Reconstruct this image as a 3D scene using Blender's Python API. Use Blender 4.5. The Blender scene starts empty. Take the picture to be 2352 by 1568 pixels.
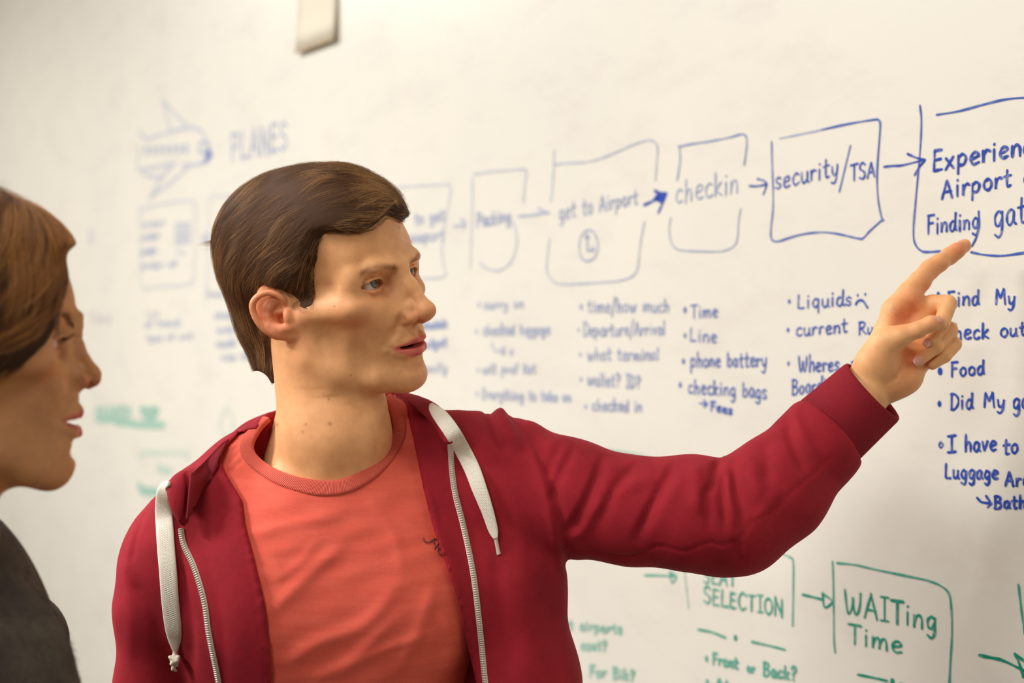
import bpy, math, random
import numpy as np
from mathutils import Matrix, Vector

SC = bpy.context.scene
COL = SC.collection
rng = np.random.default_rng(7)

# ---------------------------------------------------------------- camera
# "stage" frame: camera above the origin looking along +Y, X to the right, Z up, millimetres.
# The room is built square to the whiteboard; the stage is turned into it by YAW.
F = 3267.0                      # focal length in pixels of the 2352x1568 frame (50 mm lens)
CX, CY = 1176.0, 784.0
CAMH = 1640.0
PITCH = math.radians(-1.3)
VPX = -2100.0                   # horizontal vanishing point of the whiteboard, px from centre
YAW = math.atan2(F, -VPX)       # angle of the board direction
CAMPOS = Vector((0.0, -1.3155, CAMH / 1000))
# board runs along world X; the vanishing direction of the board is world -X
_d = np.array([VPX, F]) / math.hypot(VPX, F)          # stage (x, y) of world -X
_ca, _sa = -_d[0], -_d[1]                              # world X expressed in the stage = (-d)
M2 = np.array([[_ca, _sa, 0], [-_sa, _ca, 0], [0, 0, 1.0]])   # stage -> world rotation


def S2W(p):
    """stage millimetres -> world metres"""
    p = np.asarray(p, float)
    return (p @ M2.T) / 1000.0 + np.array([CAMPOS.x, CAMPOS.y, 0.0])


cam_d = bpy.data.cameras.new('camera')
cam = bpy.data.objects.new('camera', cam_d)
COL.objects.link(cam)
SC.camera = cam
cam_d.sensor_width = 36.0
cam_d.lens = F / 2352 * 36.0
cam_d.clip_start = 0.05
fw = M2 @ np.array([0, math.cos(PITCH), math.sin(PITCH)])
rt = M2 @ np.array([1.0, 0, 0])
up = np.cross(rt, fw)
cam.matrix_world = Matrix(((rt[0], up[0], -fw[0], CAMPOS.x), (rt[1], up[1], -fw[1], CAMPOS.y),
                           (rt[2], up[2], -fw[2], CAMPOS.z), (0, 0, 0, 1)))
cam_d.dof.use_dof = True
cam_d.dof.focus_distance = 1.42
cam_d.dof.aperture_fstop = 3.6

_cp, _sp = math.cos(PITCH), math.sin(PITCH)


def ray(u, v):
    """stage direction of a pixel, scaled so that its forward (camera) component is 1"""
    x = (np.asarray(u, float) - CX) / F
    z = (CY - np.asarray(v, float)) / F
    return np.stack([x, _cp - z * _sp, _sp + z * _cp], -1)


def P(u, v, depth):
    """point of the stage (mm) seen at pixel u,v at a camera depth in mm"""
    return ray(u, v) * np.asarray(depth, float)[..., None] + np.array([0, 0, CAMH])


def project(p):
    p = np.asarray(p, float) - np.array([0, 0, CAMH])
    d = p[..., 1] * _cp + p[..., 2] * _sp
    z = -p[..., 1] * _sp + p[..., 2] * _cp
    return CX + F * p[..., 0] / d, CY - F * z / d, d


# ---------------------------------------------------------------- world, light, exposure
world = bpy.data.worlds.new('world')
SC.world = world
world.use_nodes = True
world.node_tree.nodes['Background'].inputs[0].default_value = (1.0, 0.93, 0.84, 1)
world.node_tree.nodes['Background'].inputs[1].default_value = 0.25
SC.view_settings.view_transform = 'Standard'
SC.view_settings.look = 'None'
SC.view_settings.gamma = 1.0
SC.view_settings.exposure = 0.07
SC.view_settings.use_curve_mapping = False
SC.cycles.use_denoising = True
SC.cycles.max_bounces = 8
SC.cycles.transparent_max_bounces = 8


def area(name, loc, target, sx, sy, power, color):
    l = bpy.data.lights.new(name, 'AREA')
    l.shape = 'RECTANGLE'
    l.size, l.size_y, l.energy, l.color = sx, sy, power, color
    o = bpy.data.objects.new(name, l)
    COL.objects.link(o)
    o.location = loc
    d = Vector(target) - Vector(loc)
    o.rotation_euler = d.to_track_quat('-Z', 'Y').to_euler()
    return o


# ---------------------------------------------------------------- objects
def mesh_obj(name, verts, faces, mat=None, parent=None, smooth=True, colors=None, world_space=True):
    """verts in stage mm (numpy), faces (n,3|4) array or list"""
    v = S2W(verts)
    if parent is not None:
        v = v - np.array(parent_origin(parent))
    me = bpy.data.meshes.new(name)
    faces = faces if isinstance(faces, list) else np.asarray(faces)
    if isinstance(faces, np.ndarray) and len(faces):
        k = faces.shape[1]
        me.vertices.add(len(v))
        me.vertices.foreach_set('co', v.astype(np.float32).ravel())
        me.loops.add(faces.size)
        me.loops.foreach_set('vertex_index', faces.astype(np.int32).ravel())
        me.polygons.add(len(faces))
        me.polygons.foreach_set('loop_start', np.arange(0, faces.size, k, dtype=np.int32))
        me.update(calc_edges=True)
    else:
        me.from_pydata(v.tolist(), [], faces)
        me.update()
    me.validate()
    if smooth:
        me.polygons.foreach_set('use_smooth', np.ones(len(me.polygons), bool))
    if colors is not None:
        a = me.color_attributes.new('tint', 'FLOAT_COLOR', 'POINT')
        a.data.foreach_set('color', np.hstack([colors, np.ones((len(colors), 1))]).astype(np.float32).ravel())
    o = bpy.data.objects.new(name, me)
    COL.objects.link(o)
    if mat:
        me.materials.append(mat)
    if parent is not None:
        o.parent = parent
    return o


def parent_origin(p):
    t = np.zeros(3)
    while p is not None:
        t = t + np.array(p.location)
        p = p.parent
    return t


def thing(name, stage_loc, label=None, cat=None, group=None):
    o = bpy.data.objects.new(name, None)
    COL.objects.link(o)
    o.empty_display_size = 0.05
    o.location = S2W(np.array(stage_loc, float))
    if label:
        o['label'] = label
    if cat:
        o['category'] = cat
    if group:
        o['group'] = group
    return o


def srgb(r, g, b):
    def f(c):
        c /= 255.0
        return c / 12.92 if c <= 0.04045 else ((c + 0.055) / 1.055) ** 2.4
    return (f(r), f(g), f(b))


def material(name, color=(0.8, 0.8, 0.8), rough=0.6, spec=0.5, sheen=0.0, sss=0.0, metallic=0.0, use_tint=False):
    m = bpy.data.materials.new(name)
    m.use_nodes = True
    nt = m.node_tree
    b = nt.nodes['Principled BSDF']
    b.inputs['Base Color'].default_value = (*color, 1)
    b.inputs['Roughness'].default_value = rough
    b.inputs['Specular IOR Level'].default_value = spec
    b.inputs['Metallic'].default_value = metallic
    if sheen:
        b.inputs['Sheen Weight'].default_value = sheen
        b.inputs['Sheen Roughness'].default_value = 0.45
    if sss:
        b.inputs['Subsurface Weight'].default_value = sss
        b.inputs['Subsurface Radius'].default_value = (1.0, 0.35, 0.2)
        b.inputs['Subsurface Scale'].default_value = 0.008
    return m


def node(m, kind, **kw):
    n = m.node_tree.nodes.new(kind)
    for k, v in kw.items():
        if k in n.inputs.keys() if isinstance(k, str) else False:
            n.inputs[k].default_value = v
        else:
            setattr(n, k, v)
    return n


def link(m, a, b):
    m.node_tree.links.new(a, b)


def noise(m, scale, detail=4.0, rough=0.55, stretch=None, rot=None):
    tc = node(m, 'ShaderNodeTexCoord')
    n = node(m, 'ShaderNodeTexNoise')
    n.inputs['Scale'].default_value = scale
    n.inputs['Detail'].default_value = detail
    n.inputs['Roughness'].default_value = rough
    if stretch or rot:
        mp = node(m, 'ShaderNodeMapping')
        if stretch:
            mp.inputs['Scale'].default_value = stretch
        if rot:
            mp.inputs['Rotation'].default_value = rot
        link(m, tc.outputs['Object'], mp.inputs['Vector'])
        link(m, mp.outputs['Vector'], n.inputs['Vector'])
    else:
        link(m, tc.outputs['Object'], n.inputs['Vector'])
    return n


def ramp(m, src, stops):
    r = node(m, 'ShaderNodeValToRGB')
    e = r.color_ramp.elements
    while len(e) > 1:
        e.remove(e[-1])
    e[0].position = stops[0][0]
    e[0].color = (*stops[0][1], 1)
    for p, c in stops[1:]:
        k = e.new(p)
        k.color = (*c, 1)
    link(m, src, r.inputs['Fac'])
    return r


def bump(m, src, strength=0.3, dist=0.001):
    b = node(m, 'ShaderNodeBump')
    b.inputs['Strength'].default_value = strength
    b.inputs['Distance'].default_value = dist
    link(m, src, b.inputs['Height'])
    return b


def BS(m):
    return m.node_tree.nodes['Principled BSDF']


# ---------------------------------------------------------------- signed distance sculpting
class Vol:
    """distance field on a rectilinear grid (non uniform spacing allowed), mm"""

    def __init__(s, xs, ys, zs, dtype=np.float32):
        s.ax = [np.asarray(a, dtype) for a in (xs, ys, zs)]
        s.f = np.full([len(a) for a in s.ax], 60.0, dtype)

    def win(s, lo, hi):
        sl = []
        for a, l, h in zip(s.ax, lo, hi):
            i0 = max(0, int(np.searchsorted(a, l)) - 1)
            i1 = min(len(a), int(np.searchsorted(a, h)) + 1)
            if i1 <= i0:
                return None
            sl.append(slice(i0, i1))
        x, y, z = (s.ax[i][sl[i]] for i in range(3))
        return tuple(sl), x[:, None, None], y[None, :, None], z[None, None, :]

    def _mix(s, sl, d, k, op):
        a = s.f[sl]
        if op == 'add':
            if k > 0:
                h = np.maximum(k - np.abs(a - d), 0) / k
                s.f[sl] = np.minimum(a, d) - h * h * k * 0.25
            else:
                s.f[sl] = np.minimum(a, d)
        elif op == 'cut':
            if k > 0:
                h = np.maximum(k - np.abs(a + d), 0) / k
                s.f[sl] = np.maximum(a, -d) + h * h * k * 0.25
            else:
                s.f[sl] = np.maximum(a, -d)
        elif op == 'and':
            if k > 0:
                h = np.maximum(k - np.abs(a - d), 0) / k
                s.f[sl] = np.maximum(a, d) + h * h * k * 0.25
            else:
                s.f[sl] = np.maximum(a, d)

    def ell(s, c, r, k=8, op='add', R=None, pad=22):
        c = np.array(c, float)
        r = np.array(r, float)
        m = (max(r) if R is not None else r) + pad * np.ones(3)
        w = s.win(c - m, c + m)
        if w is None:
            return
        sl, x, y, z = w
        x, y, z = x - np.float32(c[0]), y - np.float32(c[1]), z - np.float32(c[2])
        if R is not None:     # columns of R = local axes
            R = np.asarray(R, np.float32)
            x, y, z = (R[0, i] * x + R[1, i] * y + R[2, i] * z for i in range(3))
        r = r.astype(np.float32)
        k0 = np.sqrt((x / r[0]) ** 2 + (y / r[1]) ** 2 + (z / r[2]) ** 2)
        k1 = np.sqrt((x / r[0] ** 2) ** 2 + (y / r[1] ** 2) ** 2 + (z / r[2] ** 2) ** 2)
        d = np.where(k0 < 0.05, -min(r), k0 * (k0 - 1) / np.maximum(k1, 1e-6)).astype(np.float32)
        s._mix(sl, d, k, op)

    def cap(s, a, b, ra, rb=None, k=6, op='add', flat=None, pad=20):
        """tapered capsule; flat=(axis, factor) squashes distances along an axis"""
        a = np.array(a, np.float32)
        b = np.array(b, np.float32)
        rb = ra if rb is None else rb
        m = max(ra, rb) + pad
        w = s.win(np.minimum(a, b) - m, np.maximum(a, b) + m)
        if w is None:
            return
        sl, x, y, z = w
        sc = np.ones(3, np.float32)
        if flat:
            sc[flat[0]] = flat[1]
        px, py, pz = (x - a[0]) * sc[0], (y - a[1]) * sc[1], (z - a[2]) * sc[2]
        d = (b - a) * sc
        L = max(float(d @ d), 1e-6)
        t = np.clip((px * d[0] + py * d[1] + pz * d[2]) / np.float32(L), 0, 1)
        dist = np.sqrt((px - t * d[0]) ** 2 + (py - t * d[1]) ** 2 + (pz - t * d[2]) ** 2) - (ra + (rb - ra) * t)
        s._mix(sl, dist.astype(np.float32), k, op)

    def chain(s, pts, radii, k=4, op='add', pad=20):
        for i in range(len(pts) - 1):
            s.cap(pts[i], pts[i + 1], radii[i], radii[i + 1], k, op, pad=pad)

    def chain_s(s, pts, radii, k=4, n=4):
        p = catmull(pts, n)
        r = catmull(np.array(radii, float)[:, None].repeat(2, 1), n)[:, 0]
        s.chain(p, r, k * 0.6)

    def mir(s, what, *a, **kw):
        """apply at +x and mirrored at -x"""
        kw2 = dict(kw)
        getattr(s, what)(*a, **kw)

        def fl(p):
            return [-p[0], p[1], p[2]]
        if what == 'ell':
            c, r = a
            R = kw.get('R')
            if R is not None:
                R = np.array(R) * np.array([[-1], [1], [1]])
                kw2['R'] = R
            s.ell(fl(c), r, **kw2)
        elif what == 'cap':
            s.cap(fl(a[0]), fl(a[1]), *a[2:], **kw2)
        else:
            s.chain([fl(p) for p in a[0]], *a[1:], **kw2)

    def plane(s, n, d, k=0, op='and'):
        """keep n.p < d"""
        x, y, z = s.ax[0][:, None, None], s.ax[1][None, :, None], s.ax[2][None, None, :]
        s._mix((slice(None),) * 3, (n[0] * x + n[1] * y + n[2] * z - d).astype(np.float32), k, op)

    def sample(s, p):
        """trilinear"""
        p = np.asarray(p)
        idx, fr = [], []
        for i in range(3):
            a = s.ax[i]
            j = np.clip(np.searchsorted(a, p[:, i]) - 1, 0, len(a) - 2)
            idx.append(j)
            fr.append(np.clip((p[:, i] - a[j]) / (a[j + 1] - a[j]), 0, 1))
        out = 0
        for dx in (0, 1):
            for dy in (0, 1):
                for dz in (0, 1):
                    w = (fr[0] if dx else 1 - fr[0]) * (fr[1] if dy else 1 - fr[1]) * (fr[2] if dz else 1 - fr[2])
                    out = out + w * s.f[idx[0] + dx, idx[1] + dy, idx[2] + dz]
        return out

    def grad(s, p, e=1.5):
        g = np.stack([s.sample(p + np.eye(3)[i] * e) - s.sample(p - np.eye(3)[i] * e) for i in range(3)], 1)
        return g / np.maximum(np.linalg.norm(g, axis=1, keepdims=True), 1e-6)

    def mesh(s):
        """surface nets"""
        f = s.f
        neg = f < 0
        c = np.zeros([n - 1 for n in f.shape], np.int8)
        for dx in (0, 1):
            for dy in (0, 1):
                for dz in (0, 1):
                    c += neg[dx:dx + c.shape[0], dy:dy + c.shape[1], dz:dz + c.shape[2]]
        ci = np.argwhere((c > 0) & (c < 8))
        ids = np.full(c.shape, -1, np.int32)
        ids[tuple(ci.T)] = np.arange(len(ci))
        pos = np.zeros((len(ci), 3))
        cnt = np.zeros(len(ci))
        corner = [(dx, dy, dz) for dx in (0, 1) for dy in (0, 1) for dz in (0, 1)]
        A = [a.astype(float) for a in s.ax]
        for a in corner:
            for ax in range(3):
                if a[ax]:
                    continue
                b = list(a)
                b[ax] = 1
                fa = f[ci[:, 0] + a[0], ci[:, 1] + a[1], ci[:, 2] + a[2]].astype(float)
                fb = f[ci[:, 0] + b[0], ci[:, 1] + b[1], ci[:, 2] + b[2]].astype(float)
                m = (fa < 0) != (fb < 0)
                t = np.where(m, fa / np.where(m, fa - fb, 1), 0)
                for q in range(3):
                    p0 = A[q][ci[:, q] + a[q]]
                    p1 = A[q][ci[:, q] + b[q]]
                    pos[:, q] += np.where(m, p0 + (p1 - p0) * t, 0)
                cnt += m
        pos /= np.maximum(cnt, 1)[:, None]
        faces = []
        for ax in range(3):
            n0 = [slice(None)] * 3
            n1 = [slice(None)] * 3
            n0[ax] = slice(0, -1)
            n1[ax] = slice(1, None)
            a, b = neg[tuple(n0)], neg[tuple(n1)]
            e = np.argwhere(a != b)
            o1, o2 = (ax + 1) % 3, (ax + 2) % 3
            ok = (e[:, o1] > 0) & (e[:, o2] > 0) & (e[:, o1] < f.shape[o1] - 1) & (e[:, o2] < f.shape[o2] - 1)
            e = e[ok]
            fl = a[tuple(e.T)]

            def at(d1, d2):
                q = e.copy()
                q[:, o1] -= d1
                q[:, o2] -= d2
                return ids[tuple(q.T)]
            quad = np.stack([at(1, 1), at(0, 1), at(0, 0), at(1, 0)], 1)
            quad[~fl] = quad[~fl][:, ::-1]
            faces.append(quad)
        faces = np.concatenate(faces)
        faces = faces[(faces >= 0).all(1)]
        return pos, faces


def axis(*segs):
    """axis((start, step), (next, step) ..., end): rectilinear coordinates"""
    out = []
    end = segs[-1]
    for i, (a, st) in enumerate(segs[:-1]):
        b = segs[i + 1][0] if i + 1 < len(segs) - 1 else end
        n = max(1, int(round((b - a) / st)))
        out += list(np.linspace(a, b, n, endpoint=False))
    out.append(end)
    return np.array(out)


def relax(v, f, n=2, lam=0.5, mask=None):
    """laplacian smoothing of a quad mesh"""
    e = np.concatenate([f[:, [0, 1]], f[:, [1, 2]], f[:, [2, 3]], f[:, [3, 0]]])
    for _ in range(n):
        acc = np.zeros_like(v)
        c = np.zeros(len(v))
        for q in range(3):
            acc[:, q] = np.bincount(e[:, 0], v[e[:, 1], q], len(v)) + np.bincount(e[:, 1], v[e[:, 0], q], len(v))
        c = np.bincount(e[:, 0], minlength=len(v)) + np.bincount(e[:, 1], minlength=len(v))
        d = acc / np.maximum(c, 1)[:, None] - v
        if mask is not None:
            d = d * mask[:, None]
        v = v + lam * d
    return v


def vnormals(v, f):
    n = np.cross(v[f[:, 2]] - v[f[:, 0]], v[f[:, 3 if f.shape[1] == 4 else 1]] - v[f[:, 1 if f.shape[1] == 4 else 0]])
    out = np.zeros_like(v)
    for c in range(f.shape[1]):
        for q in range(3):
            out[:, q] += np.bincount(f[:, c], n[:, q], len(v))
    return out / np.maximum(np.linalg.norm(out, axis=1, keepdims=True), 1e-9)


def catmull(pts, n=8, closed=False):
    p = np.asarray(pts, float)
    if len(p) < 3:
        t = np.linspace(0, 1, n + 1)[:, None]
        return p[0] * (1 - t) + p[-1] * t
    if closed:
        q = np.vstack([p[-1], p, p[0], p[1]])
    else:
        q = np.vstack([2 * p[0] - p[1], p, 2 * p[-1] - p[-2]])
    out = []
    m = len(p) if closed else len(p) - 1
    for i in range(m):
        a, b, c, d = q[i], q[i + 1], q[i + 2], q[i + 3]
        t = np.linspace(0, 1, n, endpoint=False)[:, None]
        out.append(0.5 * (2 * b + (c - a) * t + (2 * a - 5 * b + 4 * c - d) * t ** 2 + (3 * b - a - 3 * c + d) * t ** 3))
    if not closed:
        out.append(p[-1:])
    return np.vstack(out)


def poly_dist(u, v, pts):
    """distance and signed side of points (u,v) to a polyline (2-D)"""
    best = np.full(u.shape, 1e9)
    side = np.zeros(u.shape)
    pts = np.asarray(pts, float)
    tt = np.zeros(u.shape)
    for i in range(len(pts) - 1):
        a, b = pts[i], pts[i + 1]
        d = b - a
        L = max(d @ d, 1e-9)
        t = np.clip(((u - a[0]) * d[0] + (v - a[1]) * d[1]) / L, 0, 1)
        dx, dy = u - a[0] - t * d[0], v - a[1] - t * d[1]
        r = np.hypot(dx, dy)
        m = r < best
        best = np.where(m, r, best)
        side = np.where(m, np.sign(d[0] * dy - d[1] * dx), side)
        tt = np.where(m, (i + t) / (len(pts) - 1), tt)
    return best, side, tt


def inside(u, v, poly):
    """point in polygon, vectorised"""
    poly = np.asarray(poly, float)
    r = np.zeros(u.shape, bool)
    j = len(poly) - 1
    for i in range(len(poly)):
        xi, yi = poly[i]
        xj, yj = poly[j]
        c = ((yi > v) != (yj > v)) & (u < (xj - xi) * (v - yi) / (yj - yi + 1e-12) + xi)
        r ^= c
        j = i
    return r
# ================================================================ lights of the room (ceiling panels, warm white) and the room itself
ROOM = dict(x0=-8.2, x1=2.9, y0=-5.2, y1=0.03, h=3.3)
for i, (lx, ly, pw) in enumerate(((-5.6, -1.7, 50), (-3.3, -1.7, 46), (-0.9, -1.7, 24), (-4.4, -3.6, 62), (-2.2, -3.4, 140), (0.8, -3.6, 62))):
    area('ceiling_lamp_light', (lx, ly, ROOM['h'] - 0.06), (lx, ly, 0), 1.15, 0.55, pw, (1.0, 0.985, 0.972))


def box_verts(x0, x1, y0, y1, z0, z1):
    return [(x0, y0, z0), (x1, y0, z0), (x1, y1, z0), (x0, y1, z0), (x0, y0, z1), (x1, y0, z1), (x1, y1, z1), (x0, y1, z1)]


BOXF = [[3, 2, 1, 0], [4, 5, 6, 7], [0, 1, 5, 4], [1, 2, 6, 5], [2, 3, 7, 6], [3, 0, 4, 7]]


def wobj(name, verts, faces, mat, parent=None, smooth=False, kind=None):
    me = bpy.data.meshes.new(name)
    po = parent_origin(parent) if parent is not None else np.zeros(3)
    me.from_pydata((np.array(verts, float) - po).tolist(), [], faces)
    me.update()
    if smooth:
        me.polygons.foreach_set('use_smooth', np.ones(len(me.polygons), bool))
    o = bpy.data.objects.new(name, me)
    COL.objects.link(o)
    me.materials.append(mat)
    if parent is not None:
        o.parent = parent
    if kind:
        o['kind'] = kind
    return o


def wbox(name, b, mat, parent=None, kind=None, bevel=0.0):
    o = wobj(name, box_verts(*b), BOXF, mat, parent, kind=kind)
    if bevel:
        md = o.modifiers.new('bevel', 'BEVEL')
        md.width = bevel
        md.segments = 2
    return o


def paint(name, col, col2, rough, spec=0.4):
    m = material(name, col, rough, spec)
    n1 = noise(m, 1.3, 6, 0.6)
    r = ramp(m, n1.outputs['Fac'], [(0.35, col2), (0.65, col)])
    link(m, r.outputs['Color'], BS(m).inputs['Base Color'])
    b = bump(m, noise(m, 220, 3).outputs['Fac'], 0.05, 0.0006)
    link(m, b.outputs['Normal'], BS(m).inputs['Normal'])
    return m


MAT_WALL = paint('wall_paint', srgb(176, 166, 150), srgb(168, 158, 142), 0.8, 0.2)
MAT_CEIL = paint('ceiling_paint', srgb(240, 238, 232), srgb(234, 231, 224), 0.9, 0.1)
MAT_FLOOR = paint('floor_carpet', srgb(84, 76, 68), srgb(72, 66, 60), 0.95, 0.1)
MAT_TRIM = material('trim_paint', srgb(210, 202, 188), 0.5, 0.4)
r_ = ROOM
wbox('wall_back', (r_['x0'] - .1, r_['x1'] + .1, r_['y1'], r_['y1'] + .1, 0, r_['h']), MAT_WALL, kind='structure')
wbox('wall_front', (r_['x0'] - .1, r_['x1'] + .1, r_['y0'] - .1, r_['y0'], 0, r_['h']), MAT_WALL, kind='structure')
wbox('wall_left', (r_['x0'] - .1, r_['x0'], r_['y0'], r_['y1'], 0, r_['h']), MAT_WALL, kind='structure')
wbox('wall_right', (r_['x1'], r_['x1'] + .1, r_['y0'], r_['y1'], 0, r_['h']), MAT_WALL, kind='structure')
wbox('floor', (r_['x0'] - .1, r_['x1'] + .1, r_['y0'] - .1, r_['y1'] + .1, -.1, 0), MAT_FLOOR, kind='structure')
wbox('ceiling', (r_['x0'] - .1, r_['x1'] + .1, r_['y0'] - .1, r_['y1'] + .1, r_['h'], r_['h'] + .1), MAT_CEIL, kind='structure')
wbox('baseboard_back', (r_['x0'], r_['x1'], r_['y1'] - .014, r_['y1'], 0, .09), MAT_TRIM, kind='structure')

# the whiteboard: one glossy panel over the whole wall, its face at world y = 0
board = thing('whiteboard', (0, 0, 0), 'wall-wide glossy white dry-erase board covered in blue and green marker flow charts', 'whiteboard')
board.location = (-2.6, 0.0, 1.6)
MAT_BOARD = material('dry_erase_surface', srgb(240, 234, 220), 0.32, 0.35)
n1 = noise(MAT_BOARD, 0.9, 7, 0.62)
n2 = noise(MAT_BOARD, 5.0, 6, 0.7, stretch=(1.0, 1.0, 2.5), rot=(0, 0.5, 0))
ra = ramp(MAT_BOARD, n1.outputs['Fac'], [(0.32, srgb(222, 218, 208)), (0.6, srgb(229, 225, 212)), (0.75, srgb(227, 221, 211))])
rb = ramp(MAT_BOARD, n2.outputs['Fac'], [(0.30, srgb(243, 240, 242)), (0.5, (1, 1, 1))])
mx = node(MAT_BOARD, 'ShaderNodeMix', data_type='RGBA', blend_type='MULTIPLY')
mx.inputs[0].default_value = 0.6
link(MAT_BOARD, ra.outputs['Color'], mx.inputs[6])
link(MAT_BOARD, rb.outputs['Color'], mx.inputs[7])
link(MAT_BOARD, mx.outputs[2], BS(MAT_BOARD).inputs['Base Color'])
wbox('board_panel', (-8.0, 2.6, 0.0, 0.024, 0.11, 3.2), MAT_BOARD, board, bevel=0.003)


def B2(pts):
    """pixels -> (x, z) metres on the board"""
    pts = np.asarray(pts, float)
    d = ray(pts[:, 0], pts[:, 1]) @ M2.T
    t = -CAMPOS.y / d[:, 1]
    return np.stack([CAMPOS.x + d[:, 0] * t, CAMH / 1000 + d[:, 2] * t], 1)


def B1(u, v):
    return B2([(u, v)])[0]


# pale paper strip hanging at the top of the board
def strip_paper():
    a, b = B1(690, 107), B1(779, 92)
    top = 3.02
    t = thing('paper_sheet', (0, 0, 0), 'blank white sheet hanging high on the whiteboard, its lower edge curling out', 'paper')
    t.location = (float((a[0] + b[0]) / 2), 0.0, float(a[1]))
    zb = (a[1] + b[1]) / 2
    V, Fc = [], []
    nz, nx = 24, 6
    for i in range(nz + 1):
        q = i / nz
        z = top + (zb - top) * q
        off = -0.003 - 0.008 * max(0, (q - 0.80) / 0.20) ** 2
        for j in range(nx + 1):
            V.append((a[0] + (b[0] - a[0]) * j / nx, off, z))
    for i in range(nz):
        for j in range(nx):
            k = i * (nx + 1) + j
            Fc.append([k, k + 1, k + nx + 2, k + nx + 1])
    m = material('paper', srgb(222, 214, 194), 0.7, 0.2)
    o = wobj('sheet', V, Fc, m, t, smooth=True)
    md = o.modifiers.new('thickness', 'SOLIDIFY')
    md.thickness = 0.0012
    # shadow line along the sheet's lower edge, made as a thin brown strip
    hm = material('paper_edge_shadow', srgb(176, 158, 132), 0.7, 0.2)
    wbox('edge_shadow', (a[0], b[0], -0.0135, -0.0115, zb - 0.009, zb + 0.001), hm, t)
    pm = material('pin_mark', srgb(206, 198, 176), 0.7, 0.2)
    for u, v in ((712, 81), (746, 76)):
        c = B1(u, v)
        wbox('pin_mark', (c[0] - .006, c[0] + .006, -0.0085, -0.0072, c[1] - .005, c[1] + .005), pm, t)


strip_paper()
# ================================================================ the man: head pose
def rot3(y, p, r):
    cr, sr, cp, sp, c, s = math.cos(r), math.sin(r), math.cos(p), math.sin(p), math.cos(y), math.sin(y)
    Ry = np.array([[cr, 0, sr], [0, 1, 0], [-sr, 0, cr]])
    Rx = np.array([[1, 0, 0], [0, cp, -sp], [0, sp, cp]])
    Rz = np.array([[c, -s, 0], [s, c, 0], [0, 0, 1]])
    return Rz @ Rx @ Ry


RCAM = np.array([[1, 0, 0], [0, _cp, -_sp], [0, _sp, _cp]])
HS = 0.985
HR = RCAM @ rot3(math.radians(-121.0), math.radians(-2.0), math.radians(13.0))
_tip = np.array([0, 123.0, -14]) * HS
HT = P(996, 718, 1450 + float((RCAM.T @ HR @ _tip)[1])) - HR @ _tip


def H2S(p):
    """head mm (x = his right, y = forward, z = up, origin between the ears) -> stage mm"""
    return (np.asarray(p, float) * HS) @ HR.T + HT


def S2H(p):
    return ((np.asarray(p, float) - HT) @ HR) / HS


def ray_plane_h(u, v, p0, n):
    """pixel -> point of the head-space plane"""
    o = S2H(np.array([0, 0, CAMH]))
    d = S2H(np.array([0, 0, CAMH]) + ray(u, v) * 1000) - o
    n = np.array(n, float)
    t = ((np.array(p0) - o) @ n) / (d @ n)
    return o + d * t[..., None] if np.ndim(t) else o + d * t


EYEC = (31.8, 66.8, 19.5)


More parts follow.
